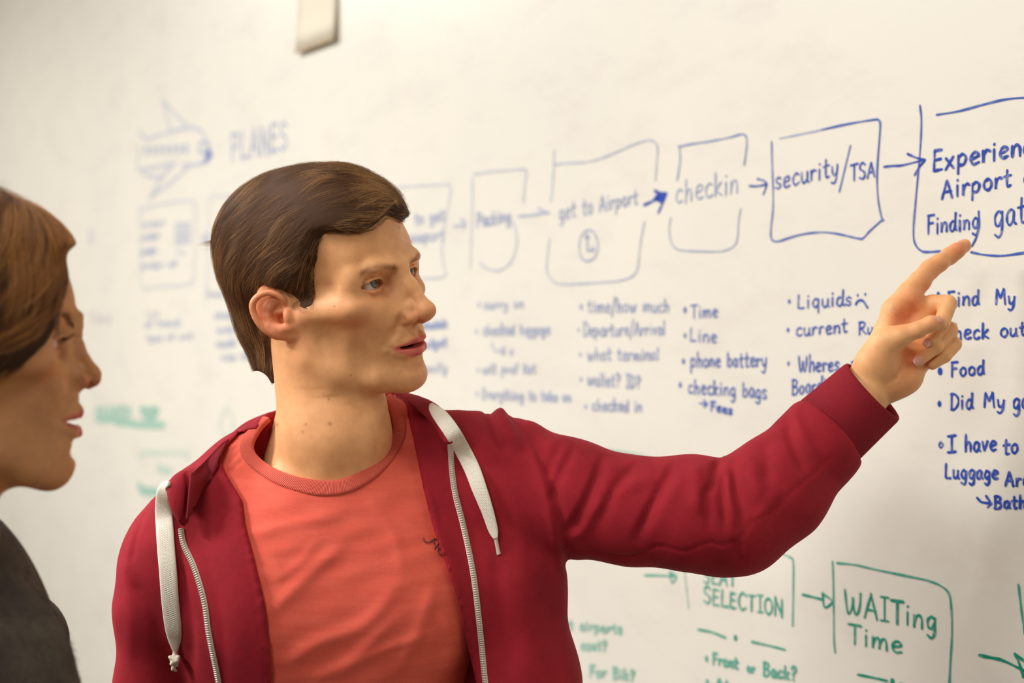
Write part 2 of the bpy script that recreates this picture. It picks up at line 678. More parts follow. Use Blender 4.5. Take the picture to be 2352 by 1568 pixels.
def build_head_field(fem=False, s2h=None, neck=None, trunk=None):
    s2h = s2h or S2H
    ez = -7.5 if fem else 0.0
    V = Vol(axis((-84, 2.2), (-60, 1.6), (-40, 1.15), (52, 1.3), (64, 1.0), 101),
            axis((-104, 3.0), (-40, 1.6), (-26, 1.0), (18, 1.4), (56, 0.9), 128),
            axis((-300, 3.6), (-170, 2.6), (-100, 1.3), (-70, 0.95), (46, 1.5), (62, 3.0), 136))
    # cranium
    V.ell((0, -13, 60), (75, 90, 70), k=0, pad=60)
    V.ell((0, 27, 64), (56, 48, 44), k=20)
    V.ell((0, 46, 44), (46, 38, 30), k=14)
    V.mir('ell', (36, 40, 42), (26, 33, 28), k=14)
    # face mass
    V.ell((0, 44, -8), (56, 44, 58), k=16)
    V.ell((0, 62, -36), (38, 38, 44), k=14)
    V.ell((0, 74, -44), (26, 24, 26), k=10)           # muzzle
    # jaw
    V.mir('chain', [(62, 6, -14), (56, 10, -46), (44, 34, -64), (26, 66, -77), (11, 83, -82)],
          [11, 11.5, 10.5, 9.5, 12], k=20)
    V.ell((0, 82, -80), (17, 14.5, 13), k=12)
    V.mir('ell', (50, 28, -28), (14, 32, 36), k=20)   # masseter / cheek
    V.ell((0, 34, -52), (42, 44, 30), k=16)
    # cheek bones and zygomatic arch
    V.mir('ell', (46, 61, 0), (17, 18, 13), k=14, R=np.array([[.8, .6, 0], [-.6, .8, 0], [0, 0, 1.]]))
    V.mir('cap', (64, 12, -4), (51, 52, -3), 2, 5, k=26)
    V.mir('ell', (26, 76, -10), (14, 12, 18), k=12)
    # brow ridge
    if not fem:
      V.mir('chain', [(5, 83, 34), (18, 83.5, 35), (33, 79, 36), (48, 66, 31)], [7, 7.5, 7, 6], k=10)
    V.mir('ell', (50, 60, 24), (9, 13, 16), k=10)
    # eye sockets
    V.mir('ell', (30, 90, 19.5 + ez), (18, 14, 11), k=9, op='cut')
    V.mir('ell', (16.5, 91, 20 + ez), (7, 9, 12), k=8, op='cut')
    # nose
    V.cap((0, 87, 32), (0, 99, 12), 7.0, 6.5, k=9)
    V.cap((0, 98, 14), (0, 112, -9), 6.0, 8.0, k=6)
    V.mir('cap', (7, 84, 20), (12, 93, -10), 6, 8, k=10)
    V.ell((0, 113.5, -12), (9.2, 9.6, 8.6), k=6)
    V.mir('ell', (4.5, 113, -13), (6, 8, 7), k=5)
    V.mir('ell', (9, 100, -7), (6, 7, 6), k=4)
    V.mir('ell', (12.5, 100, -17), (7.2, 10.5, 7.4), k=4.5)
    V.cap((0, 114, -18), (0, 103, -24), 3.6, 5, k=5)
    V.mir('cap', (21.5, 98, -12), (21, 92, -24), 0.8, 1.4, k=4, op='cut')     # alar crease
    V.mir('ell', (7.2, 107.5, -24.5), (3.9, 6.6, 5.2), k=3, op='cut')       # nostrils
    # lips
    V.chain([(-26, 84, -46.5), (-14, 94.5, -42.5), (-5, 99.8, -39.8), (0, 99.6, -40.6), (5, 99.8, -39.8), (14, 94.5, -42.5), (26, 84, -46.5)],
            [1.8, 3.6, 4.6, 4.2, 4.6, 3.6, 1.8], k=5)
    V.chain([(-25, 84, -48.5), (-13, 93.5, -52.5), (0, 97, -53.5), (13, 93.5, -52.5), (25, 84, -48.5)],
            [1.8, 5.2, 6.4, 5.2, 1.8], k=5)
    V.ell((0, 88, -65), (17, 8, 6), k=8)
    V.ell((0, 98.5, -66), (20, 7, 5.5), k=8, op='cut')                      # labiomental groove
    V.cap((0, 105, -28), (0, 104, -36), 2.6, 3.0, k=4, op='cut')           # philtrum
    V.mir('cap', (29, 88, -46), (31, 86, -52), 1.6, 1.6, k=5, op='cut')      # mouth corner
    # mouth opening
    V.ell((0, 93, -46.6), (19, 16, 2.9), k=2, op='cut')
    V.mir('cap', (16, 95.5, -46.5), (23, 91.5, -46.8), 1.6, 1.1, k=2, op='cut')
    # nasolabial fold, hollow cheek, temple
    V.mir('chain', [(21, 99, -18), (27, 92, -30), (33, 84, -42)], [1.5, 1.8, 1.2], k=7, op='cut')
    V.mir('ell', (63.5, 57, -43), (10, 32, 18), k=24, op='cut', R=np.array([[1, 0, 0], [0, .88, .47], [0, -.47, .88]]), pad=34)
    V.mir('ell', (76, 40, 38), (12, 20, 18), k=16, op='cut')
    # eyelids: shell round the ball, then the almond aperture
    for sg in (1, -1):
        e = np.array([sg * EYEC[0], EYEC[1] + (1.5 if fem else 0), EYEC[2] + ez])
        V.ell(e, (13.9, 13.9, 13.9), k=4.5)
        V.chain([e + (sg * -13, 9.5, -1), e + (sg * -6, 12.6, 6.2), e + (sg * 2, 13, 7.6), e + (sg * 9, 10.6, 5.6), e + (sg * 14, 4.5, 0)],
                [1.2, 2.0, 2.2, 2.2, 1.8], k=2.5)
        V.chain([e + (sg * -12, 10.5, -2.5), e + (sg * -4, 13.0, -6), e + (sg * 5, 12.2, -6.2), e + (sg * 13, 6, -1.5)],
                [1.2, 1.3, 1.4, 1.3], k=3)
        w = V.win(e - 26, e + 26)
        sl, x, y, z = w
        t = (x - e[0]) * sg                       # + outward
        ut = np.clip((t + 14.5) / 31.4, 0, 1)
        upc = -1.0 + 6.1 * np.maximum(np.sin(np.pi * ut ** 0.85), 0) ** 0.75 + 1.2 * ut
        loc = -1.0 - 3.7 * np.maximum(np.sin(np.pi * ut ** 1.1), 0) ** 0.8 + 1.2 * ut
        zz = z - e[2]
        d2 = np.maximum(np.maximum(zz - upc, loc - zz), np.abs(t - 1.2) - 15.7)
        d2 = np.maximum(d2, (e[1] + 1 - y))
        r = np.sqrt((x - e[0]) ** 2 + (y - e[1]) ** 2 + (z - e[2]) ** 2)
        d2 = np.maximum(d2, 10.6 - r)
        V._mix(sl, d2.astype(np.float32), 0.8, 'cut')
        # lid crease
        V.chain([e + (sg * -10, 12.5, 6), e + (sg * -2, 14.4, 10.2), e + (sg * 7, 13, 9.8), e + (sg * 14, 8, 5)],
                [0.5, 0.8, 0.8, 0.5], k=2.2, op='cut')
    V.f0 = V.f.copy()
    if not fem:
        ear_field(V, 1)
        ear_field(V, -1)
    if fem:
        V.ell((0, 34, -66), (34, 46, 30), k=18)
    # neck: its direction follows the trunk, not the head; below it the shoulders and chest
    RT = (HR if not fem else WR).T
    nk = s2h(np.array(neck))
    nr = 54 if not fem else 46
    V.cap(np.array([0, -20, -8.0]), nk[0], nr, nr + 2, k=24, pad=60)
    V.cap(nk[0], nk[1], nr + 2, nr + 4, k=16, pad=60)
    if trunk:
        for kind, p, q, r1, r2, k in trunk:
            p = s2h(p)
            if kind == 'cap':
                V.cap(p, s2h(q), r1, r2, k=k, pad=60)
            else:
                V.ell(p, q, k=k, R=RT, pad=60)
    return V


EARN = np.array([0.80, 0.36, 0.10])
EARN = EARN / np.linalg.norm(EARN)


def ear_field(V, sg):
    n = EARN
    p0 = np.array([76.0, -2, 0])

    def E(u, v, h=0.0):
        q = ray_plane_h(float(u), float(v), p0, n) + n * h
        q[0] *= sg
        return q
    # flat body of the ear, thin
    a = E(632, 722, -5)
    N = n * np.array([sg, 1, 1])
    upv = E(612, 664) - E(640, 772)
    upv = upv / np.linalg.norm(upv)
    upv = upv - N * (upv @ N)
    upv /= np.linalg.norm(upv)
    sdv = np.cross(N, upv)
    V.ell(E(626, 716, -4), (5.5, 29, 19), R=np.stack([N, upv, sdv], 1), k=6)
    V.cap(E(662, 700, -12), E(668, 752, -14), 10, 9, k=10)
    # concha bowl and scapha cut
    V.ell(E(637, 722, 6), (10, 18, 12.5), R=np.stack([N, upv, sdv], 1), k=4, op='cut')
    V.ell(E(614, 708, 4.8), (4.4, 21, 11), R=np.stack([N, upv, sdv], 1), k=4, op='cut')
    V.ell(E(646, 735, -4), (9, 7, 5), R=np.stack([N, upv, sdv], 1), k=4, op='cut')
    # helix rim
    V.chain_s([E(655, 704, -2), E(652, 688, 2), E(638, 676, 4), E(618, 671, 5), E(599, 678, 6), E(587, 691, 6.5), E(584, 706, 6),
             E(590, 727, 5), E(603, 747, 3.5), E(622, 762, 1), E(648, 770, -2), E(672, 770, -5)],
            [2.4, 2.6, 2.7, 2.8, 2.9, 3.0, 3.0, 3.1, 3.4, 4.2, 4.8, 4.6], k=2.5)
    # antihelix with its two crura
    V.chain([E(624, 692, -1), E(617, 708, 0), E(615, 728, 0.5), E(622, 744, 0.5), E(636, 753, 0.5), E(652, 753, 0)],
            [1.6, 1.8, 2.0, 2.2, 2.6, 2.8], k=6)
    V.chain([E(638, 688, -3), E(620, 702, -1)], [1.4, 1.8], k=5)
    # helix root crossing the concha, tragus, antitragus
    V.chain([E(652, 708, -2), E(641, 716, -3), E(628, 720, -4)], [2.2, 2.2, 1.4], k=3)
    V.ell(E(662, 728, 1.5), (5, 8, 4.5), R=np.stack([N, upv, sdv], 1), k=4)
    V.chain([E(650, 757, 1), E(668, 752, -1), E(674, 768, -6)], [3.4, 4, 5], k=5)


MAN_NECK = [P(768, 1000, 1452.0), P(765, 1120, 1466.0)]
MAN_TRUNK = [('cap', P(765, 1215, 1486.0), P(400, 1325, 1466.0), 50, 38, 30), ('cap', P(765, 1215, 1486.0), P(1130, 1160, 1504.0), 50, 38, 30),
             ('cap', P(762, 1120, 1470.0), P(755, 1190, 1478.0), 62, 70, 18),
             ('ell', P(750, 1400, 1480.0), (150, 92, 142), 0, 0, 46), ('ell', P(640, 1390, 1440.0), (70, 54, 70), 0, 0, 36), ('ell', P(900, 1380, 1450.0), (70, 54, 70), 0, 0, 36),
             ('cap', P(700, 830, 1420.0), P(748, 1075, 1414.0), 11, 7, 14), ('cap', P(725, 1100, 1414.0), P(640, 1090, 1428.0), 5, 6, 12), ('cap', P(775, 1098, 1414.0), P(840, 1085, 1432.0), 5, 5, 12),
             ('cap', P(672, 920, 1480.0), P(650, 1050, 1488.0), 12, 20, 18), ('cap', P(862, 930, 1440.0), P(850, 960, 1425.0), 8, 6, 14)]
HEADV = build_head_field(neck=MAN_NECK, trunk=MAN_TRUNK)


def head_mesh(V=None):
    v, f = (V or HEADV).mesh()
    v = relax(v, f, 2, 0.45)
    return v, f


def gauss(p, c, r):
    c = np.asarray(c, float)
    r = np.asarray(r, float)
    return np.exp(-(((p - c) / r) ** 2).sum(1))


def skin_tint(p):
    """natural colour of the skin by place: lips, flushed nose/cheeks/ears, beard shadow, brows, moles (linear multipliers)"""
    base = np.array(srgb(238, 176, 122))
    red = np.array(srgb(224, 124, 90))
    olive = np.array(srgb(190, 142, 92))
    lip = np.array(srgb(222, 106, 98))
    q = p.copy()
    q[:, 0] = np.abs(q[:, 0])
    c = np.tile(base, (len(p), 1))

    def mix(w, col):
        nonlocal c
        w = np.clip(w, 0, 1)[:, None]
        c = c * (1 - w) + col * w
    mix(0.5 * gauss(q, (0, 118, -14), (12, 12, 11)), red)
    mix(0.35 * gauss(q, (14, 104, -18), (9, 10, 9)), red)
    mix(0.30 * gauss(q, (50, 62, -8), (20, 20, 16)), red)
    mix(0.35 * gauss(q, (32, 84, 9), (15, 9, 5)), red)
    mix(0.5 * gauss(q, (19, 84, 18), (5, 8, 5)), red)
    mix(0.75 * (q[:, 0] > 70) * gauss(q, (90, -8, 0), (20, 34, 44)), red)
    mix(0.32 * gauss(q, (34, 60, -66), (34, 44, 22)), olive)
    mix(0.25 * gauss(q, (0, 104, -32), (22, 14, 7)), olive)
    # lips
    x = q[:, 0]
    t = np.clip(x / 27, 0, 1)
    ztop = -36.4 - 8.5 * t ** 1.3 - 1.2 * np.exp(-(x / 3.0) ** 2)
    zbot = -59.5 + 12.0 * t ** 2
    w = 1 / (1 + np.exp(-(q[:, 2] - zbot) / 0.5)) * 1 / (1 + np.exp(-(ztop - q[:, 2]) / 0.5)) * np.clip((27.5 - x) / 2.5, 0, 1) * (q[:, 1] > 80)
    mix(0.92 * w, lip)
    # dark of the open mouth
    mix(((q[:, 1] < 92.5 - x * 0.35) & (q[:, 1] > 70) & (np.abs(q[:, 2] + 46.5) < 4.5) & (x < 21)) * 0.95, np.array(srgb(70, 24, 22)))
    # eyebrows (fair)
    br = catmull([(12, 91, 33), (24, 90, 37), (38, 81, 39.5), (51, 66, 33)], 8)
    d = np.min(np.linalg.norm((q[:, None, :] - br[None]) * np.array([1, .6, 1.1]), axis=2), axis=1) if len(q) < 5000 else None
    sel = np.where((q[:, 1] > 60) & (q[:, 2] > 28) & (q[:, 2] < 52))[0]
    d = np.full(len(q), 99.0)
    d[sel] = np.min(np.linalg.norm((q[sel][:, None, :] - br[None]) * np.array([1, .5, 1.1]), axis=2), axis=1)
    mix(0.5 * np.exp(-(d / 2.8) ** 2), np.array(srgb(140, 100, 62)))
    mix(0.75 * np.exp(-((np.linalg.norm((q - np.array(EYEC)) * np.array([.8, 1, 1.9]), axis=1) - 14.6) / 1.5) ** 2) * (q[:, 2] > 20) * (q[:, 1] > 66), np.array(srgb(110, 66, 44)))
    mix(0.4 * np.exp(-((np.linalg.norm((q - np.array(EYEC)) * np.array([.8, 1, 2.4]), axis=1) - 14.5) / 1.6) ** 2) * (q[:, 2] < 19) * (q[:, 1] > 66), np.array(srgb(206, 100, 84)))
    return c


MAT_SKIN = material('skin', srgb(228, 178, 140), 0.5, 0.35, sss=0.12)


def finish_skin(m, mole_scale=120.0):
    at = node(m, 'ShaderNodeVertexColor')
    at.layer_name = 'tint'
    n1 = noise(m, 60, 5, 0.6)
    n2 = noise(m, 420, 3, 0.6)
    mx = node(m, 'ShaderNodeMix', data_type='RGBA', blend_type='MULTIPLY')
    r1 = ramp(m, n1.outputs['Fac'], [(0.3, (0.86, 0.80, 0.76)), (0.62, (1.04, 1.03, 1.02))])
    mx.inputs[0].default_value = 0.8
    link(m, at.outputs['Color'], mx.inputs[6])
    link(m, r1.outputs['Color'], mx.inputs[7])
    mx2 = node(m, 'ShaderNodeMix', data_type='RGBA', blend_type='MULTIPLY')
    r2 = ramp(m, n2.outputs['Fac'], [(0.30, (0.84, 0.74, 0.66)), (0.40, (1, 1, 1))])
    mx2.inputs[0].default_value = 0.45
    link(m, mx.outputs[2], mx2.inputs[6])
    link(m, r2.outputs['Color'], mx2.inputs[7])
    link(m, mx2.outputs[2], BS(m).inputs['Base Color'])
    b = bump(m, noise(m, 900, 3).outputs['Fac'], 0.10, 0.0005)
    link(m, b.outputs['Normal'], BS(m).inputs['Normal'])


finish_skin(MAT_SKIN)


def eyeball(parent, centre_h, look_stage, name='eye', iris=(0.15, 0.15, 0.105), r=11.9, sp=None):
    """one ball: white, iris and pupil as colours of the ball, a clear cornea bulge over it"""
    c = (sp or H2S)(np.array(centre_h, float))
    d = np.array(look_stage, float)
    d /= np.linalg.norm(d)
    a = np.cross(d, [0, 0, 1.0])
    a /= np.linalg.norm(a)
    b = np.cross(a, d)
    nu, nv = 40, 44
    th = np.concatenate([np.linspace(0, 0.62, 22), np.linspace(0.66, math.pi, nv - 22)])
    ph = np.linspace(0, 2 * math.pi, nu, endpoint=False)
    T, Ph = np.meshgrid(th, ph, indexing='ij')
    rr = r + 0.7 * np.exp(-(T / 0.38) ** 4)
    p = (d * (rr * np.cos(T))[..., None] + a * (rr * np.sin(T) * np.cos(Ph))[..., None] + b * (rr * np.sin(T) * np.sin(Ph))[..., None])
    verts = (c + p.reshape(-1, 3))
    fc = []
    for i in range(nv - 1):
        for j in range(nu):
            fc.append([i * nu + j, i * nu + (j + 1) % nu, (i + 1) * nu + (j + 1) % nu, (i + 1) * nu + j])
    t = T.ravel()
    col = np.tile(np.array([0.70, 0.60, 0.54]), (len(t), 1))
    col[t > 0.9] = (0.72, 0.42, 0.36)
    ir = t < 0.50
    str_ = 0.75 + 0.5 * rng.random(nu)[None, :].repeat(nv, 0).ravel()
    col[ir] = np.array(iris) * str_[ir][:, None]
    lim = (t > 0.43) & (t < 0.51)
    col[lim] = np.array(iris) * 0.35
    col[t < 0.19] = 0.006
    o = mesh_obj(name, verts, np.array(fc), MAT_EYE, parent, colors=col)
    return o


MAT_EYE = material('eye_surface', (0.8, 0.8, 0.8), 0.12, 0.6)
_a = node(MAT_EYE, 'ShaderNodeVertexColor')
_a.layer_name = 'tint'
link(MAT_EYE, _a.outputs['Color'], BS(MAT_EYE).inputs['Base Color'])
# ================================================================ hair
HAIR_POLY = [(926, 463), (899, 482), (872, 508), (848, 527), (823, 536), (795, 536), (769, 533), (748, 538), (735, 552), (731, 585), (723, 631), (725, 669), (721, 700), (700, 713),
             (690, 706), (672, 700), (656, 690), (648, 700), (640, 745), (636, 790), (637, 830), (636, 862), (625, 886), (612, 864), (592, 852), (560, 862), (400, 850), (300, 400), (560, 200), (900, 300), (990, 440)]
HL = HAIR_POLY[:22]


def near_side(p):
    q = p.copy()
    q[:, 0] = np.abs(q[:, 0])
    return q


def build_hair():
    V = Vol(axis((-104, 2.4), 104), axis((-152, 2.4), 122), axis((-132, 2.4), 160))
    V.ell((0, -20, 54), (86, 112, 84), k=0, pad=70)
    V.ell((0, 18, 72), (72, 66, 61), k=16)
    V.ell((0, 46, 82), (48, 40, 32), k=12)
    V.ell((0, -72, 28), (62, 52, 62), k=18)
    V.ell((0, -70, -20), (54, 50, 62), k=18)
    V.ell((0, -64, -68), (49, 39, 36), k=14)
    V.ell((0, -60, -90), (52, 38, 24), k=14)
    V.cap((9, 66, 98), (3, 90, 97), 11, 2.5, k=12)
    g = np.stack(np.meshgrid(*V.ax, indexing='ij'), -1).reshape(-1, 3)
    scalp_full = HEADV.sample(g)
    _k, HEADV.f = HEADV.f, HEADV.f0
    scalp = HEADV.sample(g)
    HEADV.f = _k
    act = np.abs(V.f.ravel()) < 30
    act |= np.abs(scalp) < 14
    q = near_side(g[act])
    u, v, _ = project(H2S(q))
    ins = inside(u, v, HAIR_POLY)
    d, _, tt = poly_dist(u, v, HL)
    sd = np.where(ins, d, -d) * 0.44              # mm inside the hairline
    # behind the midline of the head on the far half of the view everything is hair: only the traced side is clipped
    front = np.clip(1 - tt / 0.30, 0, 1)          # fringe part of the hairline
    side = np.clip((tt - 0.30) / 0.12, 0, 1)
    nape = np.clip((tt - 0.74) / 0.10, 0, 1)
    wid = 5 + 17 * side * (1 - nape) - 1.0 * nape
    w = np.clip(1 - sd / wid, 0, 1)
    w = w * w * (3 - 2 * w)
    base = V.f.ravel().copy()
    fo = base[act]
    fs = scalp[act] - 1.2 - 3.0 * front
    f2 = fo * (1 - w) + fs * w
    f2 = np.minimum(f2, scalp[act] - 1.2)
    f2 = np.maximum(f2, -sd)
    ear = (np.abs(g[act][:, 0]) > 68) & (g[act][:, 1] > -50) & (g[act][:, 1] < 10)
    f2 = np.where(ear, np.maximum(f2, 0.8 - scalp_full[act]), f2)
    out = np.full(len(g), 20.0, np.float32)
    out[act] = f2
    out[~act & (base < 0)] = -20
    V.f = out.reshape(V.f.shape)
    sdf = np.full(len(g), -99.0)
    sdf[act] = sd
    V.fs = np.minimum(V.f, np.where(sdf > -4.0, scalp_full, 20).reshape(V.f.shape))
    return V


HAIRV = build_hair()


def flow_dir(p, ctrl, prev=None):
    """blend of control directions (head space), tangent to the hair surface"""
    c = np.array([a for a, _ in ctrl], float)
    d = np.array([b / np.linalg.norm(b) for _, b in ((0, np.array(x[1], float)) for x in ctrl)])
    w = 1.0 / (((p[:, None, :] - c[None]) ** 2).sum(2) / 900.0 + 0.05) ** 2
    t = (w[:, :, None] * d[None]).sum(1)
    # axis blend: opposite directions reinforce each other instead of cancelling out
    T = np.einsum('ij,jkl->ikl', w, d[:, :, None] * d[:, None, :])
    ev = np.linalg.eigh(T)[1][:, :, 2]
    s = (ev * (t if prev is None else prev)).sum(1)
    return ev * np.where(s < 0, -1.0, 1.0)[:, None]


def img_dir(u, v, u2, v2):
    """control: the hair lying at pixel (u,v) runs towards pixel (u2,v2); both points carried to the near hair surface"""
    o = S2H(np.array([0, 0, CAMH]))

    def hit(a, b):
        d = S2H(np.array([0, 0, CAMH]) + ray(a, b) * 1000) - o
        d /= np.linalg.norm(d)
        ts = np.arange(1200, 1700, 1.5)
        pts = o + d * ts[:, None]
        f = HAIRV.sample(pts)
        k = np.where(f < 0)[0]
        if not len(k):
            k = [int(np.argmin(f))]
        return pts[k[0]]
    a, b = hit(u, v), hit(u2, v2)
    return (a, b - a)


def strands(V, s2p, ctrl, n, length, seed, lift, name, parent, mats, steps=9, keep=None, rad=0.045, depth=(-2.5, 1.0), curl=0.12, clump=0.5, cull=6.0):
    r = np.random.default_rng(seed)
    v, f = V.mesh()
    nn = vnormals(v, f)
    idx = r.integers(0, len(f), n * 2)
    w = r.random((n * 2, 2))
    a, b, c, d = (v[f[idx, i]] for i in range(4))
    p = (a * (1 - w[:, :1]) + b * w[:, :1]) * (1 - w[:, 1:]) + (d * (1 - w[:, :1]) + c * w[:, :1]) * w[:, 1:]
    if keep is not None:
        p = p[keep(p)]
    p = p[:n]
    n = len(p)
    L = length[0] + (length[1] - length[0]) * r.random(n)
    if len(length) > 2:
        L = L * length[2](p)
    h0 = depth[0] + (depth[1] - depth[0]) * r.random(n)
    # clumps: nearby strands share a sideways wander and height
    cc = v[r.integers(0, len(v), max(40, n // 45))]
    nearest = np.zeros(n, int)
    for i in range(0, n, 4000):
        nearest[i:i + 4000] = np.argmin(((p[i:i + 4000, None] - cc[None]) ** 2).sum(2), 1)
    ch = (r.random(len(cc)) - 0.5) * 6.0 * clump
    ca = (r.random(len(cc)) - 0.5) * 1.1 * clump
    pts = np.zeros((n, steps, 3))
    shell_f = V.f
    V.f = getattr(V, 'fs', V.f)
    st = L / (steps - 1)
    q = p.copy()
    # walk back half the length so that hair is centred on the sample
    seq = []
    dprev = None
    for k in range(steps):
        g = V.grad(q)
        if k == 0:
            q = q - g * (V.sample(q) - (h0 + ch[nearest]))[:, None]
        seq.append(q.copy())
        d = flow_dir(q, ctrl, dprev)
        dprev = d
        d = d - g * (d * g).sum(1)[:, None]
        d /= np.maximum(np.linalg.norm(d, axis=1, keepdims=True), 1e-6)
        sdv = np.cross(g, d)
        ang = (ca[nearest] + (r.random(n) - 0.5) * curl)[:, None]
        d = d * np.cos(ang) + sdv * np.sin(ang)
        q = q + d * st[:, None]
        tgt = h0 + ch[nearest] + lift * ((k + 1) / (steps - 1)) ** 2 * (0.3 + r.random(n))
        g2 = V.grad(q)
        sv = V.sample(q)
        q = q - g2 * (np.clip(sv - tgt, -4, 4) * 0.7)[:, None]
        q = np.where((sv > 7)[:, None], seq[-1] + (q - seq[-1]) * 0.05, q)
    pts = np.stack(seq, 1)
    V.f = shell_f
    ok = V.sample(pts.reshape(-1, 3)).reshape(n, steps).max(1) < cull
    pts, nearest = pts[ok], nearest[ok]
    n = len(pts)
    W = S2W(s2p(pts.reshape(-1, 3))) - parent_origin(parent)
    hc = bpy.data.hair_curves.new(name)
    hc.add_curves([steps] * n)
    hc.attributes['position'].data.foreach_set('vector', W.astype(np.float32).ravel())
    ra = hc.attributes.new('radius', 'FLOAT', 'POINT') if 'radius' not in hc.attributes else hc.attributes['radius']
    prof = np.sin(np.linspace(0.35, math.pi - 0.12, steps)) ** 0.5
    ra.data.foreach_set('value', (np.tile(prof, n) * rad / 1000 * np.repeat(0.7 + 0.6 * r.random(n), steps)).astype(np.float32))
    sh = hc.attributes.new('shade', 'FLOAT', 'CURVE')
    sh.data.foreach_set('value', (0.55 * r.random(len(cc))[nearest] + 0.45 * r.random(n)).astype(np.float32))
    o = bpy.data.objects.new(name, hc)
    COL.objects.link(o)
    hc.materials.append(mats)
    o.parent = parent
    return o


def hair_material(name, dark, mid, light, rough=0.38):
    m = material(name, mid, rough, 0.35)
    at = node(m, 'ShaderNodeAttribute')
    at.attribute_name = 'shade'
    r = ramp(m, at.outputs['Fac'], [(0.2, dark), (0.5, mid), (0.8, light)])
    link(m, r.outputs['Color'], BS(m).inputs['Base Color'])
    BS(m).inputs['Anisotropic'].default_value = 0.6
    return m


MAT_HAIR = hair_material('brown_hair', srgb(72, 46, 26), srgb(140, 98, 58), srgb(212, 162, 106))
MAT_HAIR_BASE = material('brown_hair_base', srgb(70, 46, 28), 0.7, 0.2)


def man_hair(parent):
    v, f = HAIRV.mesh()
    v = relax(v, f, 2, 0.5)
    # the shell sits a little under the strands
    nn = vnormals(v, f)
    v = v - nn * 0.5
    hair = mesh_obj('hair', H2S(v), f, MAT_HAIR_BASE, parent)
    I = img_dir
    ctrl = [I(900, 440, 925, 462), I(860, 470, 905, 462), I(850, 420, 895, 440), I(800, 400, 850, 410), I(740, 390, 800, 395), I(780, 450, 840, 430),
            I(700, 440, 750, 415), I(660, 400, 710, 385), I(820, 500, 870, 492), I(760, 500, 820, 492), I(740, 460, 800, 440),
            I(650, 460, 600, 500), I(600, 420, 560, 460), I(560, 440, 520, 500), I(540, 500, 505, 570), I(500, 540, 490, 620),
            I(640, 520, 590, 570), I(700, 500, 650, 540), I(600, 540, 560, 620), I(700, 560, 650, 610), I(720, 610, 690, 660), I(660, 620, 610, 660),
            I(715, 660, 705, 700), I(680, 660, 668, 684), I(560, 600, 540, 680), I(500, 620, 505, 690), I(540, 680, 555, 750), I(600, 640, 580, 720),
            I(580, 740, 600, 800), I(560, 760, 590, 820), I(600, 800, 618, 860), I(620, 830, 626, 875)]
    ctrl = [(c, d) for c, d in ctrl]
    ctrl += [((-c[0], c[1], c[2]), (-d[0], d[1], d[2])) for c, d in ctrl if c[0] > 25]

    def lf(p):
        u, vv, _ = project(H2S(near_side(p)))
        d, _, _ = poly_dist(u, vv, HL)
        return np.clip(d * 0.44 / 26, 0.36, 1)
    strands(HAIRV, H2S, ctrl, 40000, (20, 40, lf), 3, 1.4, 'hair_strands', hair, MAT_HAIR, keep=lambda p: p[:, 0] > -75)
    return hair
# ================================================================ the man: hand, arm, trunk
def Z(ox, oy, s, pts):
    """points read in an enlarged crop -> full-frame pixels"""
    return [(ox + x / s, oy + y / s) for x, y in pts]


def HZ(x, y, d):
    return P(1900 + x / 3.563, 520 + y / 3.563, float(d))


